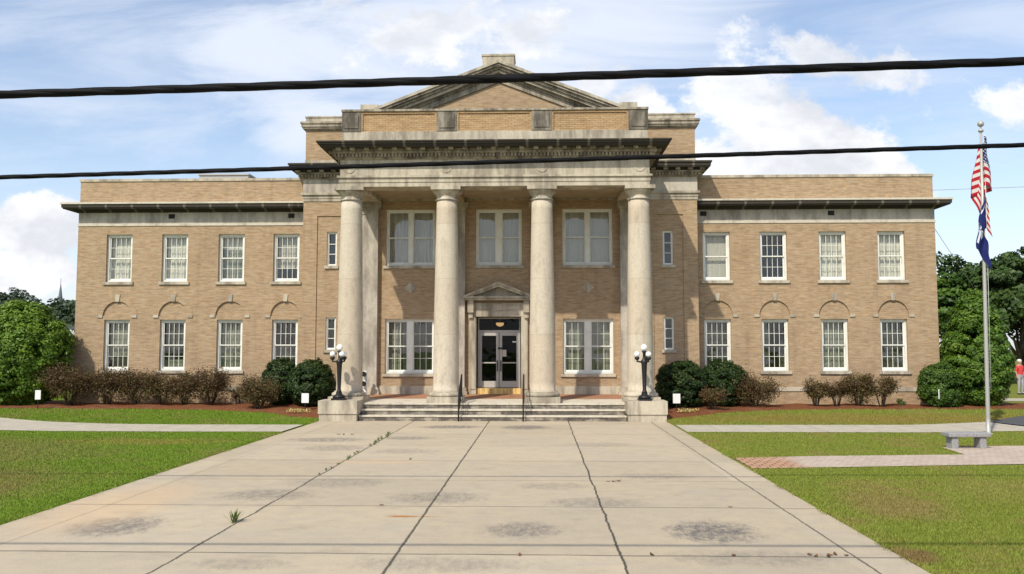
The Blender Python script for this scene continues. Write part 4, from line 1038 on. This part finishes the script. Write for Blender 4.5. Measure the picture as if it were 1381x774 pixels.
# trees beyond ------------------------------------------------------------------
def tree(label,x,y,h,rx,seed,m,leaf,nc,pc,trunk=.35,base=.35,group=None,crad=.8,loose=.2,dead=False):
    t=thing('broadleaf_tree',label,'tree',(x,y,float(H(x,y))-.05),group); g=np.random.default_rng(seed); mb=MB()
    zc=h*(base+(1-base)*.5)
    mb.tube([(0,0,0),(.1,0,h*base*.6),(.05,.1,h*base*1.2),(.2,0,h*.8)],[trunk,trunk*.75,trunk*.6,trunk*.15],8)
    for q in range(7):
        a=q*.9+seed; r_=rx*g.uniform(.5,.85); mb.tube([(.05,.05,h*base*g.uniform(.8,1.2)),(r_*.5*math.cos(a),r_*.5*math.sin(a),h*(base+.2)),(r_*math.cos(a),r_*math.sin(a),h*g.uniform(base+.2,.88))],[trunk*.4,trunk*.25,trunk*.07],6)
    mb.build('trunk',BARK,t)
    P,N,tt=crown(g,(0,0,zc),(rx,rx*.9,h*(1-base)*.5),nc,pc,crad,flat=.65,lump=.22,inner=loose)
    leafmesh('crown',P,N,leaf,m,t,tt,asp=.7,seed=seed); return t
GT='trees beyond the right end of the building'
tree('tall broad tree far right behind the flagpole, its crown highest of the right trees',36.6,26,9.9,3.6,81,L_OAK,.30,120,120,group=GT,crad=.75,base=.30)
tree('dense low-crowned tree directly behind the tall conical evergreen',33.2,22,7.6,3.3,82,L_OAK,.30,170,130,group=GT,crad=.8,base=.18)
tree('paler tree showing against the right corner of the building',28.6,24,7.7,2.6,83,L_DEEP,.28,85,110,group=GT,crad=.65,base=.2)
tree('broad dark tree at the right picture edge behind the person',39.5,22,8.4,4.2,84,L_OAK,.32,190,130,group=GT,crad=.85,base=.24)
tree('dark tree standing deep behind the other right trees',34,38,9.0,5.0,85,L_OAK,.4,190,110,group=GT,crad=1.0,base=.1)
tree('farthest dark tree filling the gap low on the right',47,40,10.5,6.0,86,L_OAK,.4,200,110,group=GT,crad=1.1,base=.08)
GF='far tree line beyond the left end of the building'
far=[(-100,118,10.4,6.5,'dark leafy tree at the far left edge under the bare-topped one'),(-96.5,122,13.4,3.0,'thin-topped tree rising highest in the far left tree line'),(-92,116,10.6,5.5,'rounded dark tree in the far line just left of the church spire'),(-86.5,120,10.0,5.5,'rounded tree in the far line right of the church spire'),(-81,118,9.9,5.5,'far tree touching the left corner of the building'),(-107,124,11,7,'broad far tree mostly outside the left picture edge')]
for k,(x,y,h,rx,l) in enumerate(far):
    tree(l,x,y,h,rx,90+k,L_FAR,.75 if k!=1 else .5,150 if k!=1 else 60,70 if k!=1 else 40,trunk=.4,base=.05 if k!=1 else .3,group=GF,crad=1.5 if k!=1 else 1.0,loose=.3)

t=thing('church_steeple','thin grey church spire rising over the far left trees','steeple',(-90.6,126,.2))
MB().box(-1.1,1.1,-1.1,1.1,0,9.2).box(-1.25,1.25,-1.25,1.25,9.2,9.5).build('tower',METAL,t)
MB().lathe([(.75,9.5),(.62,10.2),(.03,15.0)],0,0,8,smooth=False).tube([(0,0,14.9),(0,0,15.9)],.05,6).build('spire',mat('spire_slate',base=(.16,.17,.19),rough=.8),t)
t=thing('white_house','pale house with dark roof half hidden behind the big left bush','house',(-58,60,.2))
MB().box(-6,6,-4,4,0,4.2).build('wall',WHITE,t)
MB().prism([(-6.4,4.2),(6.4,4.2),(6.4,4.35),(0,6.4),(-6.4,4.35)],-4.4,4.4).build('roof',mat('dark_shingle',base=(.08,.08,.085),rough=.9),t)
for q in (-3.5,0,3.5):
    w=MB().box(q-.5,q+.5,-4.06,-4.0,1.2,2.8).build('window',GLASSD,t); MB().box(q-.58,q-.5,-4.08,-4.0,1.2,2.8).box(q+.5,q+.58,-4.08,-4.0,1.2,2.8).build('frame',WHITE,w)
t=thing('garden_shed','low white-roofed shed glimpsed between the big bush and the building','shed',(-26.2,13,.2))
MB().box(-1.6,1.6,-1.2,1.2,0,3.05).build('wall',mat('shed_wall',base=(.13,.10,.09),rough=.9),t); MB().prism([(-1.8,3.05),(1.8,3.05),(1.8,3.15),(0,3.5),(-1.8,3.15)],-1.4,1.4).build('roof',WHITE,t)

# person at the right picture edge ------------------------------------------------
def person(label,x,y,rz):
    t=thing('person',label,'person',(x,y,float(H(x,y))),rz=rz)
    J={'pel':(0,0,.95,.15),'waist':(0,0,1.10,.135),'chest':(0,0,1.32,.16),'neck':(0,0,1.48,.06),'head0':(0,-.01,1.56,.075),'head1':(0,-.015,1.64,.098),'head2':(0,-.01,1.72,.075),
       'shL':(-.17,0,1.42,.075),'elL':(-.24,.02,1.14,.048),'wrL':(-.25,-.06,.90,.034),'haL':(-.25,-.09,.80,.04),'shR':(.17,0,1.42,.075),'elR':(.25,.03,1.14,.048),'wrR':(.26,-.05,.90,.034),'haR':(.26,-.08,.80,.04),
       'hiL':(-.10,0,.88,.105),'knL':(-.11,-.02,.48,.068),'anL':(-.11,.02,.09,.05),'toL':(-.12,-.15,.04,.042),'hiR':(.10,0,.88,.105),'knR':(.12,-.03,.48,.068),'anR':(.12,.02,.09,.05),'toR':(.14,-.15,.04,.042)}
    K=list(J); E=[('pel','waist'),('waist','chest'),('chest','neck'),('neck','head0'),('head0','head1'),('head1','head2'),('chest','shL'),('shL','elL'),('elL','wrL'),('wrL','haL'),('chest','shR'),('shR','elR'),('elR','wrR'),('wrR','haR'),('pel','hiL'),('hiL','knL'),('knL','anL'),('anL','toL'),('pel','hiR'),('hiR','knR'),('knR','anR'),('anR','toR')]
    me=bpy.data.meshes.new('body'); me.from_pydata([J[k][:3] for k in K],[(K.index(a),K.index(b)) for a,b in E],[]); o=bpy.data.objects.new('body',me); COL.objects.link(o)
    sk=o.modifiers.new('s','SKIN'); o.modifiers.new('u','SUBSURF').levels=2
    for k,kk in enumerate(K):
        r_=J[kk][3]; me.skin_vertices[0].data[k].radius=(r_,r_); me.skin_vertices[0].data[k].use_root=(kk=='pel')
    dg=bpy.context.evaluated_depsgraph_get(); dg.update(); new=bpy.data.meshes.new_from_object(o.evaluated_get(dg)); o.modifiers.clear(); o.data=new; o.parent=t
    for m in (mat('skin_tone',base=(.45,.27,.19),rough=.6),mat('red_shirt',base=(.62,.06,.06),rough=.8),mat('grey_trousers',base=(.36,.35,.38),rough=.8),mat('shoe',base=(.05,.05,.05))): new.materials.append(m)
    for p in new.polygons:
        c=p.center; p.use_smooth=True
        p.material_index=3 if c.z<.085 else 2 if (c.z<1.0 and abs(c.x)<.2) else 1 if (c.z<1.46 and (abs(c.x)<.21 or c.z>1.16)) else 0
    hm=mat('white_hair',base=(.75,.73,.70),rough=.8)
    MB().sphere((0,.005,1.70),.108,20,12,.85).build('hair',hm,t)
    return t
person('person in a red shirt and grey trousers standing on the lawn at the right edge',25.98,9.2,R(20))

# ------------------------------------------------------------------ sky, sun, camera
SUN=Vector((.55,1,-1.19)).normalized()
elev=math.asin(-SUN.z); azi=math.atan2(-SUN.x,-SUN.y)
w=bpy.data.worlds.new('World'); scene.world=w; w.use_nodes=True; t=NT(w.node_tree)
bg=w.node_tree.nodes['Background']; bg.inputs['Strength'].default_value=.12
sky=t.new('ShaderNodeTexSky',sky_type='NISHITA'); sky.sun_disc=False; sky.sun_elevation=elev; sky.sun_rotation=azi; sky.air_density=1.0; sky.dust_density=1.0; sky.ozone_density=1.6
D=t.new('ShaderNodeTexCoord').outputs['Generated']; dx,dy,dz=t.xyz(D)
ay=t.m('MAXIMUM',t.m('ABSOLUTE',dy),.12)
u=t.m('DIVIDE',dx,ay); v=t.m('DIVIDE',dz,ay)
uv=t.comb(u,v,0)
nb=t.noise(t.scale(uv,(1.0,1.5,1)),5.5,9,.6,dist=.25); nf=t.noise(t.scale(uv,(1,1.15,1)),17,7,.68); nw=t.noise(t.scale(uv,(.45,2.0,1)),4.2,8,.62,dist=1.1)
def ell(px,py,rx,ry,soft=1.0):
    cu,cv=(px-728)/1150,(470-py)/1150
    d=t.m('ADD',t.m('POWER',t.m('DIVIDE',t.m('SUBTRACT',u,cu),rx/1150),2),t.m('POWER',t.m('DIVIDE',t.m('SUBTRACT',v,cv),ry/1150),2))
    return t.m('SUBTRACT',1,t.m('SQRT',d))
def mx(lst):
    r=lst[0]
    for q in lst[1:]: r=t.m('MAXIMUM',r,q)
    return r
edge=t.m('ADD',t.m('MULTIPLY',t.m('SUBTRACT',nb,.5),2.6),t.m('MULTIPLY',t.m('SUBTRACT',nf,.5),1.5))
cum=mx([ell(1085,215,135,88),ell(985,250,140,72),ell(1165,255,100,55),ell(1010,295,210,62),ell(860,150,66,52),ell(30,310,80,56),ell(20,360,100,46)])
cumm=t.ramp(t.m('ADD',cum,t.m('MULTIPLY',edge,.68)),.06,.32)
puff=mx([ell(812,112,60,34),ell(1008,118,100,70),ell(1118,80,80,36),ell(1212,112,85,56),ell(1392,135,70,40),ell(945,128,50,44),ell(610,30,200,60)])
puffm=t.m('MULTIPLY',t.ramp(t.m('ADD',puff,t.m('MULTIPLY',edge,1.5)),.16,.72),.88)
cumm=t.m('MAXIMUM',cumm,puffm)
veil=mx([ell(520,50,330,150),ell(420,150,150,70),ell(820,20,330,85),ell(690,90,230,100)])
veilm=t.m('MULTIPLY',t.ramp(t.m('ADD',veil,t.m('MULTIPLY',t.m('SUBTRACT',nw,.5),2.4)),-.35,.80),.90)
low=t.m('MULTIPLY',t.ramp(t.m('ADD',v,t.m('MULTIPLY',t.m('SUBTRACT',nw,.5),.22)),.30,.02),.66)
thin=t.ramp(nw,.34,.72,0.14,.62)
allm=t.m('MAXIMUM',t.m('MAXIMUM',veilm,low),thin)
# clouds a little greyer below
shade=t.ramp(t.noise(t.scale(uv,(1,1.6,1)),7,6,.6),.36,.60,.74,1.0)
c_cum=t.mix(1.0,t.comb(shade,t.m('MULTIPLY_ADD',shade,.92,.08),t.m('MULTIPLY_ADD',shade,.8,.2)),(8.9,8.95,9.2,1),blend='MULTIPLY')
c_veil=(7.3,7.8,8.8,1)
skyc=t.mix(1.0,sky.outputs[0],(1.60,1.56,1.54,1),blend='MULTIPLY')
c=t.mix(allm,skyc,c_veil); c=t.mix(cumm,c,c_cum)
t.put(bg.inputs['Color'],c)

sl=bpy.data.lights.new('Sun','SUN'); sl.energy=4.2; sl.angle=R(.9); sl.color=(1,.945,.80)
so=bpy.data.objects.new('Sun',sl); COL.objects.link(so); so.rotation_euler=SUN.to_track_quat('-Z','Y').to_euler(); so.location=(-15,-45,40)

cam=bpy.data.cameras.new('Camera'); cam.sensor_width=36; cam.lens=1150/1381*36; cam.clip_end=3000; cam.clip_start=.1
co=bpy.data.objects.new('Camera',cam); COL.objects.link(co); co.location=(1.69,-35,2.55); co.rotation_euler=(R(90+4.13),0,R(1.87)); scene.camera=co
scene.view_settings.view_transform='Standard'; scene.view_settings.look='None'; scene.view_settings.gamma=1; scene.view_settings.use_curve_mapping=False
scene.view_settings.exposure=.0
scene.render.engine='CYCLES'
